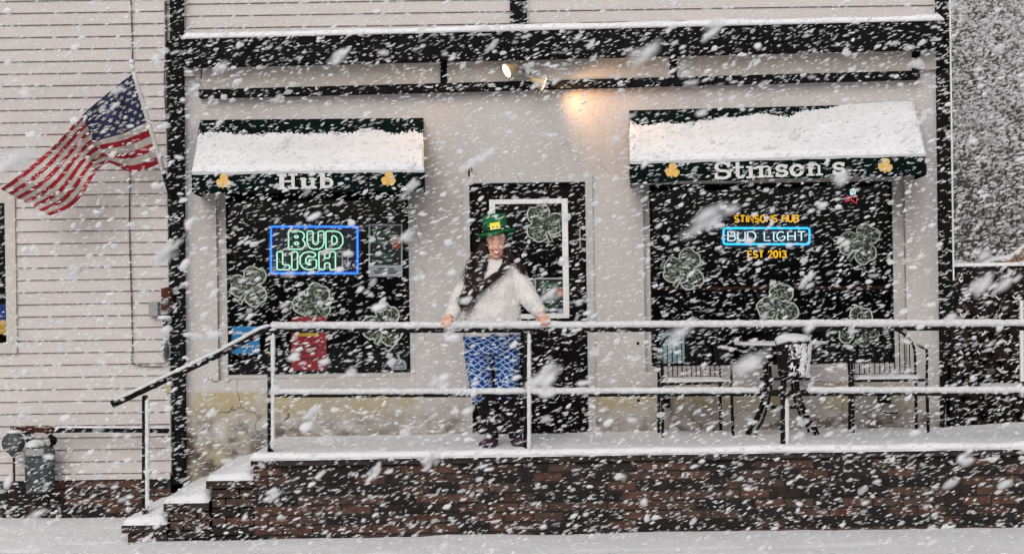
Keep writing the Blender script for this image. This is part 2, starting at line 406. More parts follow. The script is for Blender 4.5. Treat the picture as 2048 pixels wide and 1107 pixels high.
# ------------------------------------------------------------------ white clapboard house on the left
YH = -.06
xr = W(338, 560, YH).x; zf = W(170, 947, YH).z
house = empty('clapboard_house', (xr-3, 0, -.1), 'white clapboard house with a brick foundation at the left, behind the flag and gas meter', 'house')
hx0, hx1 = W(-60, 550, YH).x, W(34, 550, YH).x; hz0, hz1 = W(20, 706, YH).z, W(20, 385, YH).z
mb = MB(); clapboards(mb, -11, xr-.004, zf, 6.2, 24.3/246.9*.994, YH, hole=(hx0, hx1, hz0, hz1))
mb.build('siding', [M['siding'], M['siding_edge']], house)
mb = MB(); mb.box(-11, hx0, YH+.005, 8, zf-.02, 6.2); mb.box(hx1, xr, YH+.005, 8, zf-.02, 6.2)
mb.box(hx0, hx1, YH+.005, 8, zf-.02, hz0); mb.box(hx0, hx1, YH+.005, 8, hz1, 6.2); mb.box(hx0, hx1, YH+.4, 8, hz0, hz1)
mb.build('wall', M['siding'], house)
mb = MB(); mb.box(-11, xr-.01, YH-.03, YH, zf-.045, zf-.002); mb.build('skirt_board', M['siding'], house)

def bricks(mb, x0, x1, z0, z1, Y, Yback, bw=.205, bh=.068, seed=1, zbot=None):
    rnd = random.Random(seed); row = 0; z = z1-bh
    while z > z0-bh:
        x = x0-(bw*.5 if row % 2 else 0)
        while x < x1:
            a, b = max(x, x0), min(x+bw-.011, x1)
            if b-a > .03:
                j = rnd.uniform(-.004, .004); zz = max(z+.0, zbot(a) if zbot else -9)
                if z+bh-.011 > zz: mb.box(a, b, Y+j, Yback, zz, z+bh-.011)
            x += bw
        z -= bh; row += 1

mb = MB(); bricks(mb, -11, xr-.01, -.3, zf-.046, YH-.012, YH+.1); mb.build('foundation', M['brick'], house)
mb = MB(); mb.box(-11, xr-.01, YH-.002, YH+.2, -.3, zf-.046); mb.build('mortar_bed', M['mortar'], house)
wnd = MB()
fw = .085
wnd.box(hx0-.02, hx1, YH-.035, YH+.03, hz0, hz0+fw); wnd.box(hx0-.02, hx1, YH-.035, YH+.03, hz1-fw, hz1)
wnd.box(hx1-fw, hx1, YH-.035, YH+.03, hz0+fw, hz1-fw); wnd.box(hx0-.02, hx0+fw-.02, YH-.035, YH+.03, hz0+fw, hz1-fw)
hw = wnd.build('window', M['cream'], house, bevel=.004)
mb = MB(); mb.box(hx0+fw-.02, hx1-fw, YH+.02, YH+.025, hz0+fw, hz1-fw); mb.build('pane', M['glass'], hw)
mb = MB(); mb.box(hx0+.01, hx1-.02, YH+.3, YH+.31, hz0, hz1); mb.build('dark_sheet', M['dark_room'], hw)  # plain dark sheet set back behind the pane
mb = MB(); a = W(-20, 608, YH).z; b = W(-20, 640, YH).z; c_ = W(-20, 668, YH).z
x_ = hx1-fw-.005; mb.box(x_-.3, x_, YH+.04, YH+.045, b, a, 0); mb.box(x_-.3, x_, YH+.04, YH+.045, c_, b, 1)
pst = mb.build('paper_sign', [pm('navy_paper', (.015, .04, .22), .6), M['yellow_paper']]); tag(pst, 'blue and yellow paper sign behind the pane of the clapboard house window', 'sign')

# ------------------------------------------------------------------ pub building
xl, xR = W(366, 560).x, W(1886, 560).x
pub = empty('pub_building', (.6, 0, 0), 'cream stucco pub front with black trim, two shop windows and a dark door', 'pub')
ztop = W(1024, 62).z
def rect(x0, y0, x1, y1, Y=0):
    xm, ym = (x0+x1)/2, (y0+y1)/2
    return W(x0, ym, Y).x, W(x1, ym, Y).x, W(xm, y1, Y).z, W(xm, y0, Y).z
LW = rect(434, 372, 829, 756); DO = rect(929, 351, 1189, 890); RW = rect(1288, 350, 1812, 738)
DO = (DO[0], DO[1], .5, DO[3])
mb = MB(); T = .35
cols = [xl, LW[0], LW[1], DO[0], DO[1], RW[0], RW[1], xR]
for i, (a, b) in enumerate(zip(cols[:-1], cols[1:])):
    if i == 1: mb.box(a, b, 0, T, -.3, LW[2]); mb.box(a, b, 0, T, LW[3], ztop)
    elif i == 3: mb.box(a, b, 0, T, DO[3], ztop); mb.box(a, b, 0, T, -.3, DO[2])
    elif i == 5: mb.box(a, b, 0, T, -.3, RW[2]); mb.box(a, b, 0, T, RW[3], ztop)
    else: mb.box(a, b, 0, T, -.3, ztop)
mb.build('wall', M['stucco'], pub)
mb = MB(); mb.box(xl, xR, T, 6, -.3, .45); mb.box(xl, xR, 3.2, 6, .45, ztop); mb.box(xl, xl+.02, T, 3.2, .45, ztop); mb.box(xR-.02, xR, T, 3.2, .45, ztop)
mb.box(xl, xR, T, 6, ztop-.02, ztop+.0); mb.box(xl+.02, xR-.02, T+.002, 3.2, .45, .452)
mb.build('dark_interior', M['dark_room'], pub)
mb = MB(); mb.box(xR-.001, xR+.012, 0.02, 6, -.3, 6.2); mb.build('side_wall', M['frame'], pub)
# upper storey
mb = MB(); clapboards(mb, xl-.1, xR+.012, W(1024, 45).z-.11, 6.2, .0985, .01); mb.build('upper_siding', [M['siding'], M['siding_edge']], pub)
mb = MB(); mb.box(xl-.1, xR, .015, 6, ztop, 6.2); mb.build('upper_wall', M['siding'], pub)
mb = MB(); mb.pq([(1018, -200), (1050, -200), (1054, 50), (1020, 50)], -.045, .0); mb.build('upper_trim_board', M['black'], pub, bevel=.003)
mb = MB(); mb.pq([(338, -250), (364, -250), (370, 968), (344, 968)], -.085, .0); mb.build('corner_board', M['black'], pub, bevel=.004)
mb = MB(); mb.pq([(1870, -250), (1894, -250), (1905, 560), (1888, 872), (1884, 872)], -.07, .0); mb.build('corner_board', M['black'], pub, bevel=.004)
mb = MB(); mb.pq([(1895, -250), (1898, -250), (1909, 560), (1906, 560)], -.075, .04); mb.build('metal_edge_strip', M['white'], pub)
# cornice with its snow
YC = -.24
mb = MB(); mb.pq([(366, 78), (1886, 41), (1886, 92), (1838, 96), (400, 131), (366, 131)], YC, -.002)
cor = mb.build('cornice', M['black'], pub, bevel=.006)
def strip_snow(p0, p1, depth, h, name, parent, seedv=0, n=160, mat='snow'):
    """ridge of snow lying on an edge from p0 to p1, reaching back by depth"""
    mb = MB(); p0, p1 = Vector(p0), Vector(p1); prof = [(-.015, -.012), (-.02, .35), (-.008, .8), (.12, 1), (.5, 1.02), (.85, 1.0), (1, .9), (1, -.1)]
    vs = []
    for i in range(n+1):
        t = i/n; c = p0.lerp(p1, t); k = 1+.22*nz(c.x, seedv, 0, 2.5)+.12*nz(c.x, seedv, 5, 12)
        if i in (0, n): k *= .3
        for (a, b) in prof:
            yy = c.y+(a*depth if a > .05 else a*1.0+.008*nz(c.x, seedv, 9, 9)); vs.append((c.x, yy, c.z+b*h*k))
    m_ = len(prof)
    fs = [(i*m_+j, (i+1)*m_+j, (i+1)*m_+(j+1) % m_, i*m_+(j+1) % m_) for i in range(n) for j in range(m_)]
    fs += [tuple(range(m_)), tuple(n*m_+j for j in range(m_))]
    mb.add(vs, fs); return mb.build(name, M[mat], parent, smooth=True)
strip_snow(W(362, 78, YC), W(1888, 41, YC), -YC, 13/250, 'snow_cap', cor, 3)
# signboard fascia: three cream panels, black divider strips
mb = MB(); mb.pq([(404, 128), (881, 118), (881, 169), (404, 180)], -.05, .0); mb.build('sign_panel', M['cream'], pub, bevel=.004)
mb = MB(); mb.pq([(894, 118), (1340, 106), (1340, 156), (894, 169)], -.05, .0); mb.build('sign_panel', M['cream'], pub, bevel=.004)
mb = MB(); mb.pq([(1354, 106), (1824, 94), (1824, 142), (1354, 155)], -.05, .0); mb.build('sign_panel', M['cream'], pub, bevel=.004)
for q in ([(881, 118), (894, 118), (894, 169), (881, 169)], [(1340, 105), (1354, 105), (1354, 156), (1340, 156)], [(1824, 93), (1839, 93), (1839, 144), (1824, 144)]):
    mb = MB(); mb.pq(q, -.065, .0); mb.build('fascia_divider', M['black'], pub, bevel=.003)
mb = MB(); mb.pq([(396, 179), (1838, 141), (1842, 158), (398, 196)], -.1, .0); mb.build('fascia_strip', M['black'], pub, bevel=.006)
mb = MB(); mb.pq([(366, 126), (400, 126), (402, 152), (367, 153)], -.045, .0); mb.build('corner_block', M['cream'], pub, bevel=.003)
mb = MB(); mb.pq([(1840, 84), (1871, 84), (1873, 139), (1841, 140)], -.045, .0); mb.build('corner_block', M['cream'], pub, bevel=.003)

# windows
def shop_window(o, gx, label):
    x0, x1, z0, z1 = o; g0, g1, h0, h1 = gx
    mb = MB(); Y = .05; e = .001
    mb.box(x0, g0, Y, Y+.09, z0, z1); mb.box(g1, x1, Y, Y+.09, z0, z1)
    mb.box(g0, g1, Y, Y+.09, z0, h0); mb.box(g0, g1, Y, Y+.09, h1, z1)
    w = mb.build('window', M['frame'], pub, bevel=.004, label=label)
    mb = MB(); b = .018
    mb.box(g0, g0+b, Y-.006, Y+.05, h0, h1); mb.box(g1-b, g1, Y-.006, Y+.05, h0, h1)
    mb.box(g0+b, g1-b, Y-.006, Y+.05, h0, h0+b); mb.box(g0+b, g1-b, Y-.006, Y+.05, h1-b, h1)
    mb.build('frame', M['black'], w)
    mb = MB(); mb.box(g0+b, g1-b, Y+.02, Y+.026, h0+b, h1-b); mb.build('pane', M['glass'], w)
    return w
LG = rect(454, 380, 818, 746, .05); RG = rect(1301, 366, 1786, 728, .05)
wl = shop_window(LW, LG, 'left shop window with a blue framed neon sign'); wr = shop_window(RW, RG, 'right shop window behind the patio chairs')
YS = .10      # plane just behind the panes
mb = MB(); mb.pq([(1306, 574), (1784, 571), (1784, 577), (1306, 580)], .2, .22); mb.build('reflected_rod', M['rust'], wr)  # reflection of a curtain rod, built as a solid brown bar
# door
dx0, dx1, dz0, dz1 = DO; k = 13/246.9
mb = MB(); Y = -.02
mb.box(dx0, dx0+k, Y, .12, dz0, dz1); mb.box(dx1-k*1.15, dx1, Y, .12, dz0, dz1); mb.box(dx0+k, dx1-k*1.15, Y, .12, dz1-k*1.1, dz1)
cas = mb.build('door_casing', M['frame'], pub, bevel=.004)
a0, a1, b0, b1 = dx0+k, dx1-k*1.15, dz0+.02, dz1-k*1.1
o0, o1, o2, o3 = rect(980, 398, 1137, 637, .04)
mb = MB(); y0, y1 = .045, .09
mb.box(a0, o0, y0, y1, b0, b1); mb.box(o1, a1, y0, y1, b0, b1); mb.box(o0, o1, y0, y1, b0, o2); mb.box(o0, o1, y0, y1, o3, b1)
door = mb.build('door', M['door'], pub)
q = 12/246.9; mb = MB()
mb.box(o0, o0+q, .025, .08, o2, o3); mb.box(o1-q, o1, .025, .08, o2, o3); mb.box(o0+q, o1-q, .025, .08, o2, o2+q*.8); mb.box(o0+q, o1-q, .025, .08, o3-q*.8, o3)
mb.build('window_frame', M['white'], door, bevel=.004)
mb = MB(); mb.box(o0+q, o1-q, .05, .055, o2+q*.8, o3-q*.8); mb.build('pane', M['glass'], door)
mb = MB(); hp = W(1162, 640, 0); mb.tube([hp+Vector((0, .045, .07)), hp+Vector((0, -.01, .06)), hp+Vector((0, -.01, -.06)), hp+Vector((0, .045, -.07))], .008, 8)
mb.ell(hp+Vector((0, .03, .12)), (.02, .012, .03)); mb.build('handle', M['steel'], door, smooth=True)
mb = MB(); mb.pq([(1158, 455), (1161, 455), (1162, 495), (1159, 495)], .03, .044); mb.build('hinge_plate', M['grey'], door)
mb = MB(); mb.box(dx0+k, dx1-k*1.15, -.03, .04, .55, .585); mb.build('threshold', M['black'], pub)
tag((lambda: (lambda m: (m.tube([W(938, 352, -.03), W(938, 338, -.06), W(942, 336, -.07), W(944, 342, -.07)], .008, 6), m.build('wall_hook', M['black'], smooth=True))[1])(MB()))(), 'small black hook above the left corner of the door frame', 'hook')

# ------------------------------------------------------------------ awnings
def shamrock_poly(c, r, rot=0, var=0):
    """outline points (x,z) of a three-leaf clover with a stem"""
    poly = []
    for k in range(60):
        ph = 270-4+360*(k+.5)/60*.978+4
        dl = ((ph-90+60) % 120)-60
        rr = r*(.26+.72*abs(math.cos(R(dl)*1.5))**.42-.10*math.exp(-(dl/9)**2))
        rr *= 1+var*nz(c[0]*5, math.cos(R(ph))*1.3, math.sin(R(ph))*1.3+c[1]*3, 1)
        poly.append(Vector((math.cos(R(ph)+rot), math.sin(R(ph)+rot)))*rr)
    S = R(-90)+rot; sd = Vector((math.cos(S), math.sin(S))); sp = Vector((-sd.y, sd.x))
    poly += [sd*r*.34-sp*r*.06, sd*r*.88-sp*r*.15, sd*r*.95+sp*r*.05, sd*r*.34+sp*r*.06]
    return [Vector((c[0]+p.x, c[1]+p.y)) for p in poly]

def fan_sheet(mb, poly, c, y0, y1, mi=0):
    n = len(poly); vs = [(p.x, y0, p.y) for p in poly]+[(p.x, y1, p.y) for p in poly]+[(c[0], y0, c[1]), (c[0], y1, c[1])]
    fs = []
    for i in range(n):
        j = (i+1) % n; fs += [(i, j, 2*n), (j+n, i+n, 2*n+1), (i, i+n, j+n, j)]
    mb.add(vs, fs, mi)

def awning(tl, tr, bl, br, drop, label, snowfun, name='awning'):
    """tl,tr on wall; bl,br front edge (px); drop valance px"""
    YF = -.66
    A, B = W(*tl), W(*tr); D_, E = W(*bl, YF), W(*br, YF)
    dz = drop/(FPX/(CAMD+YF)); dn = Vector((0, 0, -dz))
    root = empty(name, (A+B)/2, label, 'awning')
    th = .012
    mb = MB(); n = 24
    vs = []
    for i in range(n+1):
        t = i/n
        for j in range(9):
            s = j/8; p = A.lerp(B, t).lerp(D_.lerp(E, t), s); p.z -= .012*math.sin(math.pi*s)*(1+.6*math.sin(t*math.pi*6)); p.y += (0.004)
            vs.append(p)
    fs = [(i*9+j, (i+1)*9+j, (i+1)*9+j+1, i*9+j+1) for i in range(n) for j in range(8)]
    mb.add(vs, fs)
    A2, B2 = Vector((A.x, 0, D_.z+dn.z)), Vector((B.x, 0, E.z+dn.z))
    mb.add([A, D_, D_+dn, A2], [(0, 1, 2, 3)]); mb.add([B, E, E+dn, B2], [(0, 1, 2, 3)])
    o = mb.build('canopy', M['fabric'], root); m = o.modifiers.new('s', 'SOLIDIFY'); m.thickness = .006; m.offset = 0
    mb = MB(); vs = []; n = 60
    for i in range(n+1):
        t = i/n; p = D_.lerp(E, t)+Vector((0, -.006+.002*math.sin(t*40), 0))
        vs += [p, p+dn*.5, p+dn*(1+.04*math.sin(t*23))]
    mb.add(vs, [(i*3+j, (i+1)*3+j, (i+1)*3+j+1, i*3+j+1) for i in range(n) for j in (0, 1)])
    val = mb.build('valance', M['fabric'], root); m = val.modifiers.new('s', 'SOLIDIFY'); m.thickness = .006; m.offset = -1
    # snow lying on the slope
    nx, ny = 230, 80; nrm = (B-A).cross(D_-A).normalized()
    if nrm.y > 0: nrm = -nrm
    vs = []
    for i in range(nx+1):
        t = i/nx
        for j in range(ny+1):
            s = j/ny; p = A.lerp(B, t).lerp(D_.lerp(E, t), s*1.015)
            h = snowfun(t, s)
            edge = min(1, t/.012+.25, (1-t)/.012+.25, (1.0-s)/.05+.35)
            hh = min(.05, max(-.02, h))*edge + .007*nz(p.x, p.z, 1, 4)+.0015*nz(p.x, p.z, 4, 22)
            hh += .010*nz(p.x, p.z, 8, 75)*max(.12, min(1, 1-(hh-.003)/.012))
            vs.append(p+nrm*hh)
    b0 = len(vs)
    mb = MB(); mb.add(vs, [(i*(ny+1)+j, (i+1)*(ny+1)+j, (i+1)*(ny+1)+j+1, i*(ny+1)+j+1) for i in range(nx) for j in range(ny)])
    # front and side skirts closing the snow down to the cloth
    for edge_ in ([i*(ny+1)+ny for i in range(nx+1)], list(range(ny+1)), [nx*(ny+1)+j for j in range(ny+1)]):
        up = [Vector(vs[k]) for k in edge_]; lo = [u-nrm*.06-Vector((0, 0, .0)) for u in up]
        m_ = len(up); mb.add(up+lo, [(k, k+1, k+1+m_, k+m_) for k in range(m_-1)])
    mb.build('snow', M['snow'], root, smooth=True)
    return root, val, A, B, D_, E, dn, YF

def sf_left(t, s): return (s-.30-.05*nz(t*30, s*3, 0, 1)-.03*nz(t*9, 1, 0, 1))*.13
def sf_right(t, s):
    e = .31-.36*max(0, (t-.15))+.05*nz(t*30, s*3, 2, 1)+.04*nz(t*8, 5, 0, 1)
    return (s-e)*.13+.022*max(0, min(1, (t-.55)/.3))
awL, valL, *dL = awning((401, 240), (846, 236), (384, 346), (849, 341), 40, 'dark green awning over the left shop window, half buried in snow, marked with gold shamrocks', sf_left)
awR, valR, *dR = awning((1259, 221), (1828, 207), (1259, 325), (1852, 309), 41, 'dark green awning over the right shop window, wider one, heaped with snow', sf_right)
awL['label'] = 'narrower snow topped dark green awning over the window left of the door'
awR['label'] = 'wider snow topped dark green awning over the window right of the door'

# stroke lettering with slab serifs: list of strokes on a 0..1 grid
def arc(cx, cy, rx, ry, a0, a1, n=10): return [(cx+rx*math.cos(R(a0+(a1-a0)*i/n)), cy+ry*math.sin(R(a0+(a1-a0)*i/n))) for i in range(n+1)]
def sS(w=.56, h=1.0, y=0):
    return arc(w/2, y+h*.74, w*.42, h*.26, 30, 270, 9)+arc(w/2, y+h*.25, w*.46, h*.25, 90, -150, 9)[1:]
SER = {
 'S': (.72, [sS(.7), [(.62, .72), (.66, 1.0)], [(.04, .0), (.06, .3)]]),
 't': (.50, [[(.2, .95), (.2, .12), (.28, .02), (.4, .02), (.46, .12)], [(.0, .66), (.44, .66)]]),
 'i': (.38, [[(.18, .0), (.18, .66)], [(.0, .66), (.18, .66)], [(.0, .0), (.36, .0)], [(.17, .9), (.19, .96)]]),
 'n': (.72, [[(.14, .0), (.14, .66)], [(.0, .66), (.14, .66)], [(.0, .0), (.28, .0)], [(.14, .5), (.26, .64), (.42, .66), (.54, .56), (.54, .0)], [(.42, .0), (.68, .0)]]),
 's': (.54, [sS(.5, .68), [(.44, .5), (.46, .68)], [(.02, .0), (.04, .2)]]),
 'o': (.64, [arc(.28, .33, .25, .33, 0, 360, 16)]),
 "'": (.22, [[(.08, 1.0), (.1, .86), (.03, .76)]]),
 'H': (.95, [[(.18, 0), (.18, 1)], [(.7, 0), (.7, 1)], [(.18, .52), (.7, .52)], [(.02, 0), (.36, 0)], [(.02, 1), (.36, 1)], [(.54, 0), (.88, 0)], [(.54, 1), (.88, 1)]]),
 'u': (.74, [[(.12, .66), (.12, .16), (.24, .02), (.4, .02), (.54, .14)], [(.54, .66), (.54, .0)], [(0, .66), (.12, .66)], [(.42, .66), (.54, .66)], [(.54, .0), (.68, .0)]]),
 'b': (.66, [[(.14, 0), (.14, 1)], [(0, 1), (.14, 1)], arc(.32, .33, .24, .33, 150, -150, 14)]),
}
RB = [0]
def ribbon(mb, pts, w, place, th=.006, mi=0):
    RB[0] += 1; th = th+.00035*(RB[0] % 7)
    """flat thick stroke through 2-D points; place maps (u,v,depth)->world"""
    P_ = [Vector(p) for p in pts]; n = len(P_); L_, R_ = [], []
    for i in range(n):
        t = (P_[min(i+1, n-1)]-P_[max(i-1, 0)]); t.normalize(); nn = Vector((-t.y, t.x))
        e = t*(-w*.5 if i == 0 else (w*.5 if i == n-1 else 0))*.6
        L_.append(P_[i]+nn*w/2+e); R_.append(P_[i]-nn*w/2+e)
    vs = [place(p.x, p.y, -.003) for p in L_]+[place(p.x, p.y, -.003) for p in R_]+[place(p.x, p.y, th) for p in L_]+[place(p.x, p.y, th) for p in R_]
    fs = []
    for i in range(n-1):
        fs += [(i, i+1, n+i+1, n+i), (2*n+i, 3*n+i, 3*n+i+1, 2*n+i+1), (i, 2*n+i, 2*n+i+1, i+1), (n+i, n+i+1, 3*n+i+1, 3*n+i)]
    fs += [(0, n, 3*n, 2*n), (n-1, 3*n-1, 4*n-1, 2*n-1)]
    mb.add(vs, fs, mi)
def letter_run(mb, text, font, p0, p1, hpx, Y, w=.17, gap=.08):
    tot = sum(font[c][0]+gap for c in text if c != ' ')+.4*text.count(' ')-gap
    A, B = W(*p0, Y), W(*p1, Y); h = hpx/(FPX/(CAMD+Y)); ux = (B-A)/tot; cur = 0
    for c in text:
        if c == ' ': cur += .4; continue
        adv, strokes = font[c]
        for k, st in enumerate(strokes):
            pl = lambda u, v, dd, cur=cur: tuple(A+ux*(cur+u)+Vector((0, -dd, 0))+Vector((0, 0, h*v)))
            ribbon(mb, st, w*(1.15 if k == 0 else .8), pl)
        cur += adv+gap
Yv = -.66-.019
mb = MB(); letter_run(mb, 'Hub', SER, (556, 377), (668, 374), 27, Yv, .19, .12); mb.build('lettering', M['letter'], valL)
mb = MB(); letter_run(mb, "Stinson's", SER, (1430, 357), (1690, 347), 31, Yv, .15, .13); mb.build('lettering', M['letter'], valR)
for (x, y, v) in ((447, 362, valL), (777, 358, valL), (1345, 341, valR), (1771, 331, valR)):
    c = W(x, y, Yv); mb = MB(); fan_sheet(mb, shamrock_poly((c.x, c.z), .062, R(-6)), (c.x, c.z), Yv, Yv+.004); mb.build('shamrock_emblem', M['gold'], v)

# ------------------------------------------------------------------ floodlight fixture
fx = empty('floodlight', W(1046, 142, -.1), 'lit twin floodlight on a white box under the black cornice, above the door', 'lamp')
mb = MB(); c = W(1048, 141, -.075); mb.box(c.x-.045, c.x+.045, -.1, -.052, c.z-.035, c.z+.035); mb.build('junction_box', M['white'], fx, bevel=.006)
def flood(p, aim, name, en):
    p, aim = Vector(p), Vector(aim); dr = (aim-p).normalized()
    mb = MB(); prof = [(-.09, .018), (-.06, .024), (-.055, .028), (0, .056), (.014, .062), (.018, .06)]
    mb.tube([p+dr*a for a, r in prof], [r for a, r in prof], 20)
    h = mb.build('lamp_head', M['lamp_metal'], fx, smooth=True)
    mb = MB(); mb.tube([p+dr*.0185, p+dr*.026, p+dr*.03], [.056, .046, .008], 20); mb.build('bulb', M['bulb'], h, smooth=True)
    l = bpy.data.lights.new('flood_light', 'SPOT'); l.energy = en; l.color = (1, .50, .20); l.spot_size = R(110); l.spot_blend = .9; l.shadow_soft_size = .04
    lo = bpy.data.objects.new('flood_light', l); C.objects.link(lo); lo.location = p+dr*.05; lo.rotation_euler = dr.to_track_quat('-Z', 'Y').to_euler()
p1 = W(1017, 140, -.22); p2 = W(1083, 166, -.2)
flood(p1, p1+Vector((-.6, -.25, -.30)), 'l', 28)
flood(p2, p2+Vector((.8, .04, -.30)), 'r', 42)
mb = MB(); q0 = W(1048, 141, -.1); mb.tube([q0, q0+Vector((-.03, -.06, 0)), p1+Vector((.045, .05, .03))], .013, 8); mb.tube([q0+Vector((0, 0, -.02)), q0+Vector((.02, -.06, -.05)), p2+Vector((-.06, -.0, .03))], .014, 8)
mb.build('bracket', M['grey'], fx, smooth=True)

# ------------------------------------------------------------------ neon signs
def rrect(x0, y0, x1, y1, r, n=5):
    o = []
    for cx, cy, a in ((x1-r, y0+r, -90), (x1-r, y1-r, 0), (x0+r, y1-r, 90), (x0+r, y0+r, 180)):
        for i in range(n+1): o.append((cx+r*math.cos(R(a+90*i/n)), cy+r*math.sin(R(a+90*i/n))))
    return o
YN = .16
def pxpath(pts, Y=YN): return [W(x, y, Y) for x, y in pts]
s1 = empty('neon_sign', W(629, 500, YN), 'large blue bordered neon beer sign with pale green outlined letters in the left window', 'neon sign')
mb = MB(); mb.tube(pxpath(rrect(542, 453, 715, 546, 3)), .0085, 8, closed=True); mb.build('border_tube', M['neon_blue'], s1, smooth=True)
mb = MB(); mb.pq([(536, 447), (721, 447), (721, 552), (536, 552)], YN+.028, YN+.034); mb.build('backing_panel', M['backing'], s1)
# block letters drawn as tube outlines on a 10 x 10 grid
BL = {
 'B': (8.6, [[(0, 0), (0, 10), (5.6, 10), (7.4, 9.2), (8, 7.6), (7.6, 6), (6.8, 5.3), (8, 4.2), (8.4, 2.6), (7.6, .8), (5.8, 0)], [(3, 6.3), (3, 7.5), (4.8, 7.5), (4.9, 6.3)], [(3, 2.5), (3, 3.9), (5, 3.9), (5.1, 2.5)]]),
 'U': (8.6, [[(0, 10), (0, 3.4), (.8, 1.2), (2.6, 0), (5.8, 0), (7.6, 1.2), (8.4, 3.4), (8.4, 10), (5.5, 10), (5.5, 3.6), (4.9, 2.7), (3.5, 2.7), (2.9, 3.6), (2.9, 10)]]),
 'D': (8.8, [[(0, 0), (0, 10), (4.8, 10), (7, 9.2), (8.4, 7), (8.5, 3.2), (7, .9), (4.8, 0)], [(3, 2.6), (3, 7.4), (4.5, 7.4), (5.5, 6.2), (5.5, 3.8), (4.5, 2.6)]]),
 'L': (6.8, [[(0, 0), (0, 10), (2.9, 10), (2.9, 2.7), (6.4, 2.7), (6.4, 0)]]),
 'I': (3.3, [[(0, 0), (0, 10), (2.9, 10), (2.9, 0)]]),
 'G': (9.0, [[(8.5, 5.6), (8.5, 1.5), (6.6, .3), (4.2, 0), (1.8, .8), (.2, 3), (.2, 7), (1.8, 9.2), (4.4, 10), (7, 9.6), (8.4, 8.4), (6.8, 6.6), (5.4, 7.4), (4, 7.3), (3.1, 6.2), (3.1, 3.9), (4, 2.8), (5.7, 2.7), (5.7, 3.4), (4.6, 3.4), (4.6, 5.6)]]),
 'H': (8.6, [[(0, 0), (0, 10), (2.9, 10), (2.9, 6.4), (5.5, 6.4), (5.5, 10), (8.4, 10), (8.4, 0), (5.5, 0), (5.5, 3.7), (2.9, 3.7), (2.9, 0)]]),
 'T': (8.0, [[(2.6, 0), (2.6, 7.4), (0, 7.4), (0, 10), (8, 10), (8, 7.4), (5.4, 7.4), (5.4, 0)]]),
}
def block_word(word, x0, x1, yb, yt, off=()):
    tot = sum(BL[c][0] for c in word)+.75*(len(word)-1); u = (x1-x0)/tot; v = (yb-yt)/10; cur = x0
    for i, c in enumerate(word):
        mb = MB()
        for o in BL[c][1]:
            pts = []
            for k in range(len(o)):   # soften corners
                a, b, d_ = Vector(o[k-1]), Vector(o[k]), Vector(o[(k+1) % len(o)])
                r1 = min(.5, (a-b).length*.4); r2 = min(.5, (d_-b).length*.4)
                pts += [b+(a-b).normalized()*r1, b+(d_-b).normalized()*r2]
            mb.tube([W(cur+p.x*u, yb-p.y*v, YN) for p in pts], .0066, 6, closed=True)
        lit = i not in off
        mb.build('letter', M['neon_green' if lit else 'neon_off'], s1, smooth=True, label=None if lit else 'unlit grey letter')
        cur += (BL[c][0]+.75)*u
block_word('BUD', 577, 687, 498, 462)
block_word('LIGHT', 554, 706, 539, 503, off=(4,))

SF = {
 'S': (.6, [sS(.6)]), 'T': (.6, [[(0, 1), (.6, 1)], [(.3, 1), (.3, 0)]]), 'I': (.1, [[(.05, 0), (.05, 1)]]),
 'N': (.6, [[(0, 0), (0, 1), (.6, 0), (.6, 1)]]), 'O': (.65, [arc(.32, .5, .32, .5, 0, 360, 16)]), 'H': (.6, [[(0, 0), (0, 1)], [(.6, 0), (.6, 1)], [(0, .5), (.6, .5)]]),
 'U': (.6, [[(0, 1), (0, .25), (.12, .04), (.3, 0), (.48, .04), (.6, .25), (.6, 1)]]),
 'B': (.6, [[(0, 0), (0, 1), (.38, 1), (.54, .88), (.54, .62), (.4, .52), (0, .52)], [(.4, .52), (.6, .38), (.6, .14), (.42, 0), (0, 0)]]),
 'E': (.55, [[(.55, 1), (0, 1), (0, 0), (.55, 0)], [(0, .5), (.45, .5)]]),
 'D': (.65, [[(0, 0), (0, 1), (.36, 1), (.58, .84), (.65, .5), (.58, .16), (.36, 0), (0, 0)]]),
 'L': (.5, [[(0, 1), (0, 0), (.5, 0)]]), 'G': (.68, [arc(.34, .5, .34, .5, 50, 350, 14)+[(.66, .48), (.4, .48)]]),
 '2': (.55, [[(0, .78), (.1, .95), (.3, 1), (.5, .92), (.52, .7), (.4, .5), (0, 0), (.55, 0)]]), '0': (.55, [arc(.27, .5, .27, .5, 0, 360, 14)]),
 '1': (.2, [[(.0, .8), (.14, 1), (.14, 0)]]), '3': (.55, [[(0, .9), (.2, 1), (.44, .95), (.5, .75), (.4, .56), (.2, .52)], [(.4, .52), (.55, .35), (.5, .08), (.25, 0), (0, .1)]]),
}
def tube_word(parent, word, x0, x1, yb, h, r, mat, slope=0, gap=.22):
    tot = sum(SF[c][0]+gap for c in word if c != ' ')+.5*word.count(' ')-gap; u = (x1-x0)/tot; cur = 0; mb = MB()
    for c in word:
        if c == ' ': cur += .5; continue
        for st in SF[c][1]:
            mb.tube([W(x0+(cur+p[0])*u, yb+slope*((cur+p[0])*u)-p[1]*h, YN) for p in st], r, 6)
        cur += SF[c][0]+gap
    return mb.build('lettering', M[mat], parent, smooth=True)
s2 = empty('neon_sign', W(1533, 472, YN), 'small cyan bordered neon beer sign with yellow words above and below in the right window', 'neon sign')
mb = MB(); mb.tube(pxpath(rrect(1447, 456, 1619, 488, 5)), .0085, 8, closed=True); mb.build('border_tube', M['neon_cyan'], s2, smooth=True)
tube_word(s2, 'BUD LIGHT', 1456, 1610, 481, 18, .0058, 'neon_white')
tube_word(s2, 'STINSONS HUB', 1469, 1597, 444, 13, .0072, 'neon_yellow', -.008)
tube_word(s2, 'EST 2013', 1496, 1572, 515, 13, .0072, 'neon_yellow', -.008)
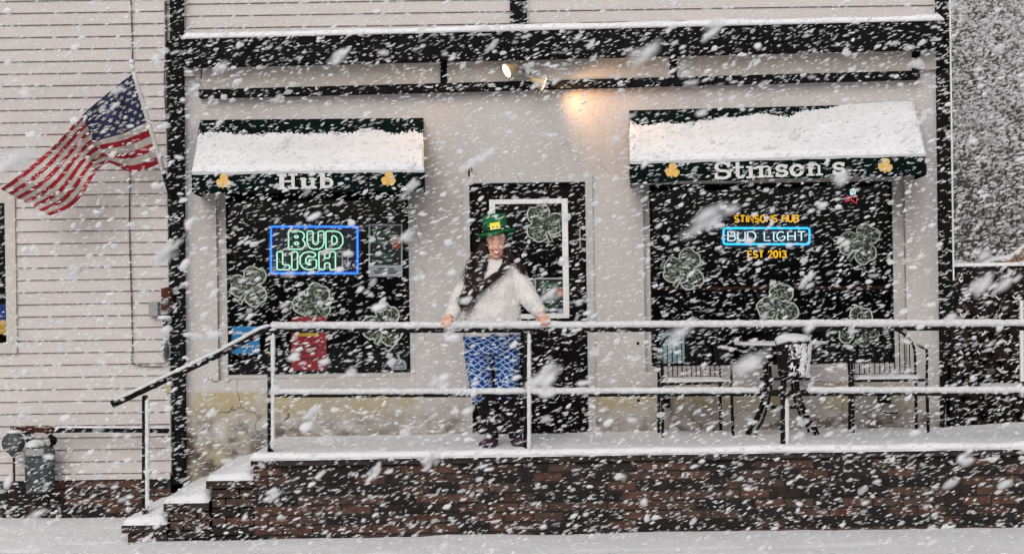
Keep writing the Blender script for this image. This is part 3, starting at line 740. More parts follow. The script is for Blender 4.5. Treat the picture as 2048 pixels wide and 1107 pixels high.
mb = MB(); mb.pq([(1440, 449), (1626, 449), (1626, 495), (1440, 495)], YN+.028, YN+.033); mb.build('backing_panel', M['backing'], s2)
s3 = empty('neon_sign', W(1703, 392, YN), 'tiny red and blue neon sign in the top right corner of the right window', 'neon sign')
mb = MB(); mb.tube(pxpath([(1702, 390), (1701, 380), (1707, 377), (1711, 381), (1709, 389)]), .006, 6); mb.tube(pxpath([(1706, 378), (1705, 390)]), .006, 6); mb.build('blue_tube', M['neon_white'], s3, smooth=True)
mb = MB(); mb.tube(pxpath([(1690, 395), (1703, 394), (1714, 392), (1713, 407), (1703, 399), (1691, 403)]), .006, 6, closed=True); mb.build('red_tube', M['neon_red'], s3, smooth=True)

# ------------------------------------------------------------------ shamrock cut-outs behind the glass
SH = [(499, 571, 44, -28, 'shamrock cut-out at the left edge of the left window, above the blue poster', .10),
      (627, 607, 42, -25, 'shamrock cut-out above the red poster in the left window', .10),
      (767, 650, 44, -20, 'shamrock cut-out behind the handrail above the small white sticker in the left window', .10),
      (1087, 448, 43, 25, 'shamrock cut-out on the glass of the dark door', .07),
      (1370, 538, 45, -28, 'shamrock cut-out low at the left of the right window', .10),
      (1722, 487, 45, -35, 'shamrock cut-out at the right side of the right window, nearest the tiny red sign', .10),
      (1557, 609, 44, -15, 'shamrock cut-out below the small cyan bordered neon sign, above the pail', .10),
      (1716, 655, 44, -18, 'shamrock cut-out behind the handrail above the right patio chair', .10)]
for (x, y, r, rot, lab, Y) in SH:
    c = W(x, y, Y); rm = r/(FPX/(CAMD+Y)); e = empty('shamrock_decoration', c, lab, 'decoration', 'shamrock cut-outs in the pub windows')
    poly = shamrock_poly((c.x, c.z), rm, R(rot), .22)
    mb = MB(); fan_sheet(mb, poly, (c.x, c.z), Y, Y+.002); mb.build('film', M['film'], e)
    mb = MB(); mb.tube([(p.x, Y-.002, p.y) for p in poly], .0062, 6, closed=True)
    for a in (210, 90, -30):
        A_ = R(a+rot); mb.tube([(c.x+math.cos(A_)*rm*t, Y-.002, c.z+math.sin(A_)*rm*t) for t in (.08, .35, .62)], .0018, 5)
        q = [(c.x+math.cos(A_)*rm*.55+math.cos(b_)*rm*.2, Y-.002, c.z+math.sin(A_)*rm*.55+math.sin(b_)*rm*.2) for b_ in [k*math.pi/5 for k in range(10)]]
        mb.tube(q, .0015, 5, closed=True)
    mb.build('outline', M['film_edge'], e, smooth=True)

# ------------------------------------------------------------------ posters
def poster(name, q, Y, mats, extra, label, cat):
    r = MB(); r.pq(q, Y, Y+.003); o = r.build(name, mats); tag(o, label, cat)
    for i, (nm, qq, m_) in enumerate(extra):
        mb = MB(); mb.pq(qq, Y-.003, Y-.0005); mb.build(nm, m_, o)
    return o
def rq(x0, y0, x1, y1): return [(x0, y0), (x1, y0), (x1, y1), (x0, y1)]
def textlines(x0, x1, ys, h, seed):
    mb = MB(); rr = random.Random(seed)
    return [(x0+rr.uniform(0, 6), y, x1-rr.uniform(0, 10), y+h) for y in ys]
def lines_obj(parent, quads, Y, mat, name='print'):
    mb = MB()
    for (a, b, c, d_) in quads: mb.pq(rq(a, b, c, d_), Y-.006, Y-.0035)
    return mb.build(name, mat, parent)
Yp = .085
o = poster('poster', rq(583, 633, 653, 740), Yp, M['red'], [], 'red poster with a yellow heading in the left window, right of the railing post', 'poster')
lines_obj(o, [(592, 664, 637, 672)], Yp, M['yellow_paper'], 'heading'); lines_obj(o, [(595, 690, 640, 694), (593, 702, 632, 706), (597, 714, 642, 718)], Yp, pm('dark_red_print', (.12, .01, .015), .6), 'print')
o = poster('poster', rq(463, 652, 519, 707), Yp, M['blue_paper'], [], 'bright blue poster in the lower left corner of the left window', 'poster')
lines_obj(o, [(472, 664, 510, 668), (474, 690, 508, 694)], Yp, M['paper']); lines_obj(o, [(486, 676, 512, 680)], Yp, M['red'], 'stroke')
def framed(x0, y0, x1, y1, label, Y):
    o = poster('framed_poster', rq(x0, y0, x1, y1), Y, M['ink'], [], label, 'poster'); w = 3.2
    mb = MB()
    for qd in (rq(x0, y0, x0+w, y1), rq(x1-w, y0, x1, y1), rq(x0+w, y0, x1-w, y0+w), rq(x0+w, y1-w, x1-w, y1)): mb.pq(qd, Y-.008, Y-.0005)
    mb.build('frame', M['paper'], o)
    h = y1-y0; W_ = x1-x0
    mb = MB(); mb.pq(rq(x0+w, y1-w-h*.19, x1-w, y1-w), Y-.003, Y-.0005); cp = mb.build('caption_strip', M['paper'], o)
    rr = random.Random(int(x0))
    for (a, b) in ((.12, .24), (.3, .36), (.56, .64), (.68, .72)):
        lines_obj(o, [(x0+W_*.12, y0+h*a, x0+W_*.7, y0+h*b)], Y, M['green_paper'], 'picture')
    lines_obj(o, [(x0+W_*.7, y0+h*.25, x0+W_*.93, y0+h*.46)], Y, M['orange'], 'picture')
    lines_obj(o, [(x0+W_*.25, y1-h*.165, x0+W_*.75, y1-h*.135), (x0+W_*.15, y1-h*.115, x0+W_*.85, y1-h*.095), (x0+W_*.18, y1-h*.08, x0+W_*.82, y1-h*.062)], Y, M['ink'], 'caption')
    return o
framed(737, 448, 805, 553, 'framed poster with a white caption strip right of the large neon sign', Yp)
framed(1069, 555, 1133, 635, 'smaller framed poster with a white caption strip in the door window', .068)
o = poster('paper_sheet', rq(1322, 664, 1369, 729), Yp, M['teal_paper'], [], 'pale blue sheet in the right window, seen through the back of the left patio chair', 'poster')
lines_obj(o, [(1327, 672, 1362, 676)], Yp, M['paper'])
# small round-topped sticker
c0 = arc(798, 731, 15, 14, 180, 360, 12); mb = MB(); mb.prism([W(x, y, Yp) for x, y in [(783, 739)]+c0[::1]+[(813, 739)]], (0, .002, 0))
st = mb.build('sticker', M['paper']); tag(st, 'small white dome shaped sticker in the bottom right corner of the left window', 'sticker')
mb = MB(); mb.prism([W(x, y, Yp-.002) for x, y in [(787, 736), (787, 731)]+arc(798, 731, 11, 10, 180, 360, 10)+[(809, 736)]], (0, .0015, 0)); mb.build('inner_panel', pm('grey_print', (.2, .2, .2), .6), st)
mb = MB(); mb.pq(rq(789, 731, 807, 734), Yp-.004, Yp-.0025); mb.tube([W(793, 724, Yp-.004), W(798, 728, Yp-.004), W(803, 724, Yp-.004)], .003, 5); mb.ell(W(798, 715, Yp-.002), (.01, .003, .012)); mb.build('print', M['paper'], st)

# ------------------------------------------------------------------ things on the lower wall
def tubeobj(name, paths, r, mat, label, cat, parent=None):
    mb = MB()
    for p in paths: mb.tube(p, r, 6)
    o = mb.build(name, M[mat], parent, smooth=True)
    if label: tag(o, label, cat)
    return o
e = empty('wall_outlet', W(1765, 800, -.02), 'black outdoor outlet with a short looped cable on the wall behind the right chair', 'outlet')
mb = MB(); mb.pq(rq(1758, 788, 1782, 806), -.06, 0.0); mb.build('box', M['black'], e, bevel=.004)
tubeobj('cable', [[W(1772, 806, -.04), W(1765, 812, -.04), W(1760, 820, -.04), W(1775, 826, -.04), W(1796, 824, -.04)]], .006, 'black', None, None, e)
e = empty('wall_outlet', W(1335, 800, -.02), 'black outdoor outlet low on the wall behind the left chair', 'outlet')
mb = MB(); mb.pq(rq(1324, 786, 1340, 814), -.05, 0.0); mb.build('box', M['black'], e, bevel=.004)
mb = MB(); mb.pq(rq(1328, 815, 1342, 828), -.045, 0.0); mb.build('cover', M['grey'], e, bevel=.004)
for (x, y) in ((1276, 686), (1277, 800)):
    mb = MB(); mb.ell(W(x, y, -.004), (.012, .008, .012)); tag(mb.build('wall_bolt', M['black'], smooth=True), 'upper black bolt head in the wall left of the left chair' if y < 700 else 'lower black bolt head in the wall left of the left chair', 'bolt', 'bolts left of the chairs')

# ------------------------------------------------------------------ items on the clapboard house
w = [W(262+3*math.sin(y/90), y, YH-.028) for y in range(-120, 720, 24)]; w2 = [W(263, 722, YH-.03), W(268, 728, YH-.03), W(285, 732, YH-.03), W(322, 733, YH-.03), W(336, 725, YH-.03)]
cb = empty('service_cable', w[0], 'thin brown cable running down the clapboards and hooking right at its foot', 'cable')
tubeobj('cable_run', [w+w2], .0055, 'wire', None, None, cb)
tubeobj('service_cable', [[W(330+2*math.sin(y/40), y, YH-.03) for y in range(-100, 180, 20)]+[W(333, 260, YH-.03)]], .005, 'wire', 'thin cable beside the black corner board above the flag', 'cable')
mb = MB(); mb.pq(rq(297, 603, 316, 632), YH-.08, YH-.017); o = mb.build('junction_box', M['grey'], bevel=.008); tag(o, 'small grey junction box on the clapboards left of the electric meter', 'box')
em = empty('electric_meter', W(334, 600, YH-.08), 'brown electric meter box with a snow cap beside the black corner board', 'meter')
mb = MB(); mb.pq(rq(322, 574, 342, 620), YH-.12, YH-.017); mb.build('box', M['rust'], em, bevel=.01)
mb = MB(); mb.pq(rq(325, 628, 342, 652), YH-.14, YH-.017); mb.build('lower_box', M['black'], em, bevel=.01)
mb = MB(); mb.ell(W(331, 603, YH-.12), (.028, .04, .03)); mb.build('dial_glass', M['grey'], em, smooth=True)
mb = MB(); mb.ell(W(329, 635, YH-.14), (.06, .03, .02)); mb.build('snow', M['snow_fine'], em, smooth=True)
mb = MB(); mb.ell(W(333, 698, YH-.06), (.036, .035, .105), 18, 12); o = mb.build('cable_housing', M['grey'], smooth=True); tag(o, 'long oval grey cable housing below the electric meter', 'housing')
mb = MB(); mb.ell(W(333, 700, YH-.08), (.022, .03, .08), 18, 12); mb.build('cover', M['meter'], o, smooth=True)
mb = MB(); mb.pq(rq(329, 756, 341, 785), YH-.03, YH-.017); o = mb.build('wall_tag', pm('faded_yellow_card', (.36, .32, .19), .8), bevel=.002); tag(o, 'faded yellow tag on the clapboards below the oval housing', 'tag')

gas = empty('gas_meter', W(75, 975, YH-.25), 'grey gas meter with rusty pipe standing against the brick foundation', 'gas meter')
Yg = YH-.2
mb = MB(); mb.rings([(W(80, y, Yg), rx, ry) for y, rx, ry in ((984, .08, .07), (975, .115, .09), (935, .12, .095), (905, .12, .095), (893, .10, .08), (889, .05, .04))][::-1], 28); mb.build('body', M['meter'], gas, smooth=True)
mb = MB(); mb.box(*(lambda c: (c.x-.075, c.x+.075, c.y-.05, c.y+.03, c.z-.03, c.z+.03))(W(72, 903, Yg-.075))); mb.build('index_box', M['grey'], gas, bevel=.01)
mb = MB(); mb.tube([W(66, 884, Yg-.08), W(66, 893, Yg-.08)], [.05, .065], 16); mb.ell(W(72, 886, Yg-.03), (.075, .06, .03)); mb.build('snow', M['snow_fine'], gas, smooth=True)
mb = MB(); mb.tube([W(60, 892, Yg), W(58, 872, Yg), W(50, 862, Yg), W(30, 862, Yg), W(27, 880, Yg)], .02, 10)
mb.ell(W(60, 878, Yg), (.034, .034, .034)); mb.build('elbow_pipe', M['black'], gas, smooth=True); mb = MB(); mb.tube([W(102, 892, Yg), W(108, 885, Yg), W(108, 876, Yg), W(99, 870, Yg), W(96, 864, Yg), W(100, 858, Yg)], .018, 10)
mb.ell(W(107, 880, Yg), (.03, .03, .03)); mb.build('elbow_pipe', M['black'], gas, smooth=True)
mb = MB(); c = W(30, 884, Yg); mb.tube([c+Vector((0, -.1, 0)), c+Vector((0, -.085, 0)), c+Vector((0, -.02, 0)), c+Vector((0, 0, 0))], [.035, .085, .085, .03], 20); mb.ell(c+Vector((0, -.02, -.03)), (.055, .06, .09)); mb.build('regulator', M['meter'], gas, smooth=True)
mb = MB(); mb.ell(c+Vector((.0, -.04, .085)), (.07, .05, .02)); mb.build('snow', M['snow_fine'], gas, smooth=True)
mb = MB(); mb.tube([W(28, 905, Yg), W(28, 960, Yg), W(28, 1010, Yg)], .011, 8); mb.build('riser_pipe', M['rust'], gas, smooth=True)
mb = MB(); mb.tube([W(112, 860, Yg), W(200, 859, Yg), W(338, 861, Yg)], .019, 12); mb.build('supply_pipe', M['steel'], gas, smooth=True)
mb = MB(); mb.tube([W(28, 858, Yg), W(112, 860, Yg)], .02, 12)
for x in (30, 60, 98): mb.tube([W(x-8, 859, Yg), W(x+8, 859, Yg)], .03, 12)
mb.build('manifold_pipe', M['rust'], gas, smooth=True)
a = W(110, 856.5, Yg); b = W(334, 857.5, Yg); strip_snow(a+Vector((0, -.015, .008)), b+Vector((0, -.015, .008)), .03, .012, 'snow', gas, 8, 60)

# ------------------------------------------------------------------ flag
fr = empty('flag', W(345, 408, -.1), 'american flag flying to the left from a white pole beside the black corner board', 'flag')
def yp(t): return -.12-.75*t       # pole leans out over the pavement
def pole(t): return W(347+(266-347)*t, 412+(140-412)*t, yp(t))
mb = MB(); mb.tube([pole(.25+.75*i/10) for i in range(11)], .018, 12); mb.ell(pole(1.02), (.022, .022, .03)); mb.build('pole', M['pole'], fr, smooth=True)
mb = MB(); mb.tube([pole(0), pole(.14), pole(.26)], [.014, .016, .016], 12); b_ = pole(0); mb.box(b_.x-.03, b_.x+.03, b_.y-.0, -.086, b_.z-.09, b_.z+.05); mb.build('bracket', M['steel'], fr, smooth=False)
mb = MB(); mb.ell(pole(1.03)+Vector((0, 0, .03)), (.026, .026, .02)); mb.build('snow', M['snow_fine'], fr, smooth=True)
US = [0, .2, .4, .55, .7, .85, 1]
TP = [(268, 146), (228, 176), (166, 229), (118, 281), (74, 322), (36, 352), (1, 378)]
BT = [(322, 326), (266, 344), (216, 326), (190, 348), (166, 388), (140, 414), (100, 431)]
def spl(P_, u):
    for i in range(len(US)-1):
        if u <= US[i+1]+1e-9:
            t = (u-US[i])/(US[i+1]-US[i]); p0, p1, p2, p3 = P_[max(i-1, 0)], P_[i], P_[i+1], P_[min(i+2, len(P_)-1)]
            return tuple(.5*((2*p1[k])+(-p0[k]+p2[k])*t+(2*p0[k]-5*p1[k]+4*p2[k]-p3[k])*t*t+(-p0[k]+3*p1[k]-3*p2[k]+p3[k])*t**3) for k in (0, 1))
    return P_[-1]
def flagpt(u, v, off=0):
    a, b = spl(TP, u), spl(BT, u); bow = math.sin(math.pi*v)
    amp = math.sin(math.pi*min(1, u*1.05))
    x = a[0]+(b[0]-a[0])*v + bow*4*math.sin(u*9+1)*amp; y = a[1]+(b[1]-a[1])*v - bow*7*math.sin(u*11+.5)*amp*v
    tpl = 1-.69*v                                            # where this row meets the pole
    Y = yp(max(.31, tpl))*(1-u)+(-.62)*u + .07*math.sin(u*13+v*2.2)*min(1, u*4)+.025*math.sin(u*27-v*4)*min(1, u*4)+off
    return W(x, y, Y)
mb = MB(); NU, NV = 100, 52
vs = [flagpt(i/NU, j/NV) for i in range(NU+1) for j in range(NV+1)]
k0 = len(mb.v); mb.v += [tuple(v) for v in vs]
for i in range(NU):
    for j in range(NV):
        mb.f.append((i*(NV+1)+j, (i+1)*(NV+1)+j, (i+1)*(NV+1)+j+1, i*(NV+1)+j+1)); st_ = j//4
        mb.m.append(2 if (i < 40 and st_ < 7) else (st_ % 2))
for r_ in range(9):
    for c_ in range(6 if r_ % 2 == 0 else 5):
        u = .4*((c_+.5)/6 if r_ % 2 == 0 else (c_+1)/6); v = 7/13*(r_+.7)/9.4
        for off in (-.004, .004):
            pts = []
            for k in range(10):
                a = math.pi*k/5+math.pi/2; rr = 1 if k % 2 == 0 else .42; pts.append(flagpt(u+.4*.052*rr*math.cos(a), v-.028*rr*math.sin(a), off))
            mb.add(pts, [tuple(range(10))], 1)
fo = mb.build('cloth', [M['flag_red'], M['flag_white'], M['flag_blue']], fr, smooth=True)

# ------------------------------------------------------------------ porch, deck, steps
YF = -1.62
def fx_(x, y): return W(x, y, YF)
porch = empty('brick_porch', (1.6, -.8, -.05), 'snow covered brick porch with three side steps in front of the pub', 'porch')
pxl = fx_(507, 950).x; zdk = lambda x: fx_(507, 914).z+(fx_(2048, 913).z-fx_(507, 914).z)*(x-pxl)/(fx_(2048, 913).x-pxl)
ZD = .535
XE = 6.4
mb = MB(); rnd = random.Random(3); bh = .0715; bw = .215
zt = ZD-.055
row = 0; z = zt-bh
while z > -.25:
    x = pxl+(bw/2 if row % 2 else 0)-(bw if row % 2 else 0)
    while x < XE:
        a, b = max(x, pxl), x+bw-.012
        if b-a > .03: mb.box(a, b, YF+rnd.uniform(-.004, .005), YF+.1, z+rnd.uniform(0, .003), z+bh-.012)
        x += bw
    z -= bh; row += 1
mb.build('brick_wall', M['brick'], porch, bevel=.003)
mb = MB(); mb.box(pxl+.004, XE, YF+.008, -.002, -.3, ZD-.056); mb.build('mortar_core', M['mortar'], porch)
mb = MB(); mb.box(pxl-.015, XE, YF-.03, -.001, ZD-.055, ZD); mb.build('deck_slab', M['concrete'], porch, bevel=.004)
def snow_slab(x0, x1, y0, y1, z, h, name, parent, res=.045, zt=None, seed=0, lip=.02, rise=None, matn='snow'):
    nx, ny = max(4, int((x1-x0)/res)), max(4, int((y1-y0)/res)); vs = []
    for i in range(nx+1):
        for j in range(ny+1):
            x = x0+(x1-x0)*i/nx; y = y0+(y1-y0)*j/ny
            e = min((x-x0)/.05, (x1-x)/.05, (y-y0)/.05, 1)
            e = math.sqrt(max(0, 1-(1-e)**2))
            k = 1+.25*nz(x, y, seed, 2.2)+.10*nz(x, y, seed, 9)
            hh = h*k*e+(rise(x, y) if rise else 0)
            ed = lip*nz(x, y, seed+3, 10) if e < .8 else 0
            vs.append((x+(ed if min(x-x0, x1-x) < .05 else 0), y+(ed if min(y-y0, y1-y) < .05 else 0), z+hh-(.012 if e == 0 else 0)))
    mb = MB(); mb.add(vs, [(i*(ny+1)+j, (i+1)*(ny+1)+j, (i+1)*(ny+1)+j+1, i*(ny+1)+j+1) for i in range(nx) for j in range(ny)])
    return mb.build(name, M[matn], parent, smooth=True)
FEET = [(W(982, 893, -1.2).x, -1.25), (W(1033, 893, -1.2).x, -1.2)]
def deckrise(x, y):
    r = 0
    if x > 3.5: r += .03*min(1, (x-3.5)/.5)*max(0, min(1, (y+.7)/.7))
    for fx1, fy1 in FEET:
        q = math.hypot((x-fx1)*1.2, (y-fy1)*.8)
        if q < .14: r -= .018*(1-q/.14)
    for (a_, b_) in PR:
        q = math.hypot((x-a_)/.055, (y-b_)/.13)
        if q < 1: r -= .022*(1-q**3)
    return r
PR = [(-.62, -1.15), (-.80, -.75), (-.45, -.6), (.45, -.7), (.30, -1.05), (.62, -.35), (-1.25, -1.0), (-1.55, -.65), (-1.95, -.95), (-2.2, -.6)]
snow_slab(pxl-.03, XE, YF-.045, -.004, ZD, .038, 'deck_snow', porch, .04, seed=5, rise=deckrise)
strip_snow((pxl-.02, YF-.03, ZD-.006), (XE, YF-.03, ZD-.006), .08, .046, 'edge_snow', porch, 12, 420)
# three steps going down to the left, running the full depth of the porch
SX = [fx_(507, 950).x, fx_(419, 1000).x, fx_(334, 1050).x, fx_(250, 1060).x]
SZ = [fx_(460, 960).z, fx_(375, 1005).z, fx_(290, 1049).z]
for i in range(3):
    xa, xb, zz = SX[i+1], SX[i], SZ[i]
    mb = MB(); mb.box(xa-.02, xb-.002, YF-.03, -.09, zz-.055, zz)
    s_ = mb.build('step', M['concrete'], porch, bevel=.004)
    mb = MB(); bricks(mb, xa+.02, xb-.002, -.35, zz-.056, YF, -.09, seed=i+9); mb.build('riser', M['brick'], s_)
    hgt = .045
    def rs(x, y, xa=xa, xb=xb): 
        t = max(0, min(1, (x-xa)/(xb-xa))); return (t**1.3)*.10*min(1, (y-YF)/.25+.15)
    snow_slab(xa-.03, xb-.003, YF-.02, -.095, zz, hgt, 'snow', s_, .03, seed=20+i, rise=rs, lip=.015)
# far right end of the deck: a dark board edge poking out of the snow
mb = MB(); mb.pq(rq(2008, 886, 2140, 899), -1.5, -1.2); o = mb.build('loose_board', M['concrete'], bevel=.004); tag(o, 'dark loose board poking from the deck snow at the far right', 'board')

# ------------------------------------------------------------------ railing
YR = -1.5
rail = empty('pipe_railing', W(1053, 903, YR), 'black pipe railing with snow along its top, running along the porch and down the steps', 'railing')
def P(x, y): return W(x, y, YR)
def pipe(name, pts, r, seg=12):
    mb = MB(); mb.tube([P(*p) for p in pts], r, seg); return mb.build(name, M['steel'], rail, smooth=True)
top = pipe('top_rail', [(224, 808), (440, 706), (500, 674), (520, 663), (541, 658), (1053, 657), (1567, 654), (2720, 651)], .028)
low = pipe('lower_rail', [(541, 788), (1053, 787), (1567, 785), (2720, 783)], .0235)
low2 = None
def rail_snow(pts, lift, r, name, parent, seed, step=.018, side=-.010, flat=.62):
    pp = [P(*p) for p in pts]; path = []
    for a, b in zip(pp[:-1], pp[1:]):
        n = max(1, int((b-a).length/step))
        for i in range(n): path.append(a.lerp(b, i/n))
    path.append(pp[-1]); rs = []; out = []
    rnd = random.Random(seed)
    for i, p in enumerate(path):
        k = 1+.16*nz(p.x, p.z, seed, 6)+.16*nz(p.x, p.z, seed, 24)
        gap = nz(p.x, 7, seed, 1.1)
        out.append(p+Vector((0, side, lift+.004*nz(p.x, p.z, seed+2, 14)))); rs.append(r*k)
    rs[0] *= .4; rs[-1] *= .4
    mb = MB(); mb.tube(out, rs, 10, ry=flat); return mb.build(name, M['snow_fine'], parent, smooth=True)
rail_snow([(228, 805), (440, 704), (500, 671), (520, 660), (541, 655)], .016, .023, 'snow', top, 1)
rail_snow([(541, 655), (1053, 654), (1567, 651), (2720, 648)], .017, .035, 'snow', top, 2, flat=.8)
rail_snow([(545, 786), (1050, 785)], .014, .030, 'snow', low, 3, flat=.8)
rail_snow([(1060, 785), (1520, 783)], .014, .031, 'snow', low, 4, flat=.8)
rail_snow([(1612, 783), (2720, 781)], .014, .031, 'snow', low, 5, flat=.8)
for i, (x, y0, y1) in enumerate(((541, 660, 905), (1053, 660, 905), (1567, 660, 902), (290, 790, 1040), (2110, 660, 905), (2690, 660, 905))):
    pst_ = pipe('post', [(x, y0), (x, y1)], .023)
    if i == 3: yb = 1018
    elif i == 2: yb = 890
    else: yb = 898
    if i == 2: sp = [(x+6, 795), (x+7, yb)]
    else: sp = [(x+5, y0+6), (x+5, yb)]
    a = rail_snow(sp, 0, .017, 'snow', pst_, 30+i, side=-.012, flat=1.0)
# pail hung on the railing post
pail = empty('ash_pail', W(1587, 752, -1.56), 'dark metal pail heaped with snow, mounted on the railing post between the chairs', 'pail')
c = W(1586, 750, -1.53); pz = lambda y: W(1586, y, -1.53).z
mb = MB(); cc = lambda y: (c.x, c.y, pz(y)); mb.rings([(cc(752), .098, .09), (cc(748), .108, .10), (cc(690), .122, .112), (cc(684), .13, .12), (cc(682), .125, .115)][::-1], 28); mb.build('body', M['meter'] if 0 else M['steel'], pail, smooth=True)
mb = MB(); mb.rings([(cc(684), .128, .12), (cc(679), .142, .13), (cc(674), .132, .122), (cc(669), .09, .08), (cc(668), .03, .03)][::-1], 28); o = mb.build('snow', M['snow_fine'], pail, smooth=True)
sb = o.modifiers.new('sub', 'SUBSURF'); sb.levels = 2; sb.render_levels = 2
t = bpy.data.textures.new('heap', 'CLOUDS'); t.noise_scale = .06; dm = o.modifiers.new('d', 'DISPLACE'); dm.texture = t; dm.strength = .025; dm.texture_coords = 'GLOBAL'
# snow plastered on its weather side
vs = []; mb = MB()
for i in range(70):
    for j in range(40):
        a = R(-130+135*i/69); zz = pz(748)+(pz(686)-pz(748))*j/39; rr = .108+.014*j/39
        k = .008+.016*nz(a*2.5, zz*12, 2, 1)+.008*nz(a*9, zz*45, 2, 1)+.010*(a+.7)-.006*(1-j/39)
        vs.append((c.x+(rr+k)*math.cos(a), c.y+(rr*.93+k)*math.sin(a), zz))
mb.add(vs, [(i*40+j, (i+1)*40+j, (i+1)*40+j+1, i*40+j+1) for i in range(69) for j in range(39)]); mb.build('side_snow', M['snow_fine'], pail, smooth=True)
mb = MB(); mb.tube([W(1520, 757, -1.53), W(1622, 757, -1.53)], .011, 8); mb.build('shelf_bar', M['steel'], pail, smooth=True)

# ------------------------------------------------------------------ patio chairs
def chair(cx, cy, rot, label, wd=.56):
    z0 = ZD+.03; root = empty('patio_chair', (0, 0, 0), label, 'chair', 'patio chairs on the porch')
    hw, dp = wd/2, .42; sz = .42
    # local: x right, y: back = +, front = -
    mb = MB(); arch = [(-hw+.03, .19, sz-.02), (-hw+.025, .21, sz+.2)]
    n = 16; top = []
    for i in range(n+1):
        a = math.pi*(1-i/n); top.append((math.cos(a)*(hw-.03), .235, sz+.19+.215*math.sin(a)))
    fr_ = [(-hw+.035, .19, sz)]+top+[(hw-.035, .19, sz)]
    mb.tube(fr_, .0105, 8); mb.tube([(-hw+.035, .2, sz+.03), (hw-.035, .2, sz+.03)], .008, 8)
    b = mb.build('back_frame', M['steel'], None, smooth=True); b.parent = root
    mb = MB(); ns = 12
    for i in range(ns):
        x = -hw+.035+(wd-.07)*(i+1)/(ns+1); t = max(-1, min(1, x/(hw-.03))); zt_ = sz+.19+.215*math.sqrt(max(0, 1-t*t))
        mb.tube([(x, .2, sz+.03), (x, .232, zt_)], .0042, 6)
    b = mb.build('back_slats', M['steel'], None, smooth=True); b.parent = root
    mb = MB(); mb.tube([(-hw+.03, -.21, sz), (hw-.03, -.21, sz), (hw-.035, .19, sz), (-hw+.035, .19, sz)], .011, 8, closed=True)
    for i in range(9):
        x = -hw+.05+(wd-.1)*(i+.5)/9; mb.box(x-.014, x+.014, -.2, .18, sz-.004, sz+.004)
    b = mb.build('seat', M['steel'], None, smooth=False); b.parent = root
    mb = MB(); vs = []
    for i in range(21):
        for j in range(13):
            x = (-1+2*i/20)*(hw-.03); y = -.21+.38*j/12; e = min(1, (hw-.03-abs(x))/.04, (y+.21)/.04, (.17-y)/.04); e = max(0, e)
            vs.append((x, y, sz+.006+.030*math.sqrt(e)*(1+.3*nz(x+cx, y, 0, 9))))
    mb.add(vs, [(i*13+j, (i+1)*13+j, (i+1)*13+j+1, i*13+j+1) for i in range(20) for j in range(12)]); b = mb.build('seat_snow', M['snow_fine'], None, smooth=True); b.parent = root
    for s in (-1, 1):
        mb = MB(); mb.tube([(s*(hw-.005), .23, sz+.26), (s*hw, .05, sz+.245), (s*hw, -.16, sz+.24), (s*(hw-.002), -.205, sz+.2), (s*(hw-.01), -.215, sz)], .0105, 8)
        b = mb.build('armrest', M['steel'], None, smooth=True); b.parent = root
        mb = MB(); pts = [(s*hw, .2-.38*i/10, sz+.262) for i in range(11)]; mb.tube(pts, [.017*(1+.3*math.sin(i*2.1+s)) for i in range(11)], 8, ry=.7)
        mb.ell((s*hw, -.18, sz+.258), (.024, .024, .02)); d_ = mb.build('snow', M['snow_fine'], None, smooth=True); d_.parent = b
        mb = MB(); mb.tube([(s*(hw-.01), -.215, sz), (s*(hw-.005), -.225, 0)], .0125, 8); b = mb.build('leg', M['steel'], None, smooth=True); b.parent = root
        mb = MB(); mb.tube([(s*(hw-.035), .19, sz), (s*(hw-.03), .215, 0)], .0125, 8); b = mb.build('leg', M['steel'], None, smooth=True); b.parent = root
    root.location = (cx, cy, z0); root.rotation_euler = (0, 0, R(rot)); return root
YCH = -.42
chair(W(1386, 770, YCH).x, YCH, 3, 'left black metal patio chair with slatted arched back, in front of the pale blue sheet')
chair(W(1772, 770, YCH).x, YCH, -3, 'right black metal patio chair with slatted arched back, nearest the lattice', .59)
# bistro table
tx = W(1562, 690, -.55).x; tb = empty('bistro_table', (tx, -.55, ZD+.03), 'round black metal bistro table with curved legs, between the two chairs, edged with snow', 'table')
zt_ = W(1560, 689, -.55).z
mb = MB(); c3 = (tx, -.55); mb.rings([((*c3, zt_-.012), .365, .36), ((*c3, zt_), .37, .365), ((*c3, zt_+.004), .365, .36)], 48); mb.build('top', M['steel'], tb)
mb = MB(); pts = [(tx+.35*math.cos(a), -.55+.345*math.sin(a), zt_+.012) for a in [k*2*math.pi/64 for k in range(64)]]
mb.tube(pts, [.018*(1+.35*nz(p[0], p[1], 3, 9)) for p in pts], 8, closed=True, ry=.6); mb.rings([((*c3, zt_+.006), .345, .34), ((*c3, zt_+.018), .33, .325), ((*c3, zt_+.022), .2, .2)], 40); mb.build('snow', M['snow_fine'], tb, smooth=True)
for a in (25, 155, 205, 335):
    mb = MB()
    for off in (-.035, .035):
        pts = []
        for i in range(13):
            t = i/12; rr = .15-.03*math.sin(math.pi*min(1, t*1.1))+.11*max(0, t-.40)**1.5*2.2+(0 if t < .9 else .02); z = zt_-.012-t*(zt_-.012-ZD-.03)
            ca, sa = math.cos(R(a)), math.sin(R(a)); pts.append((tx+ca*rr-sa*off*(1+t*.3), -.55+sa*rr+ca*off*(1+t*.3), z))
        mb.tube(pts, .0105, 8)
    mb.build('leg', M['steel'], tb, smooth=True)
mb = MB()
for zz, rr in ((.25, .125), (.62, .14)): mb.tube([(tx+rr*math.cos(a), -.55+rr*math.sin(a), ZD+zz) for a in [k*2*math.pi/32 for k in range(32)]], .008, 6, closed=True)
mb.build('ring', M['steel'], tb, smooth=True)

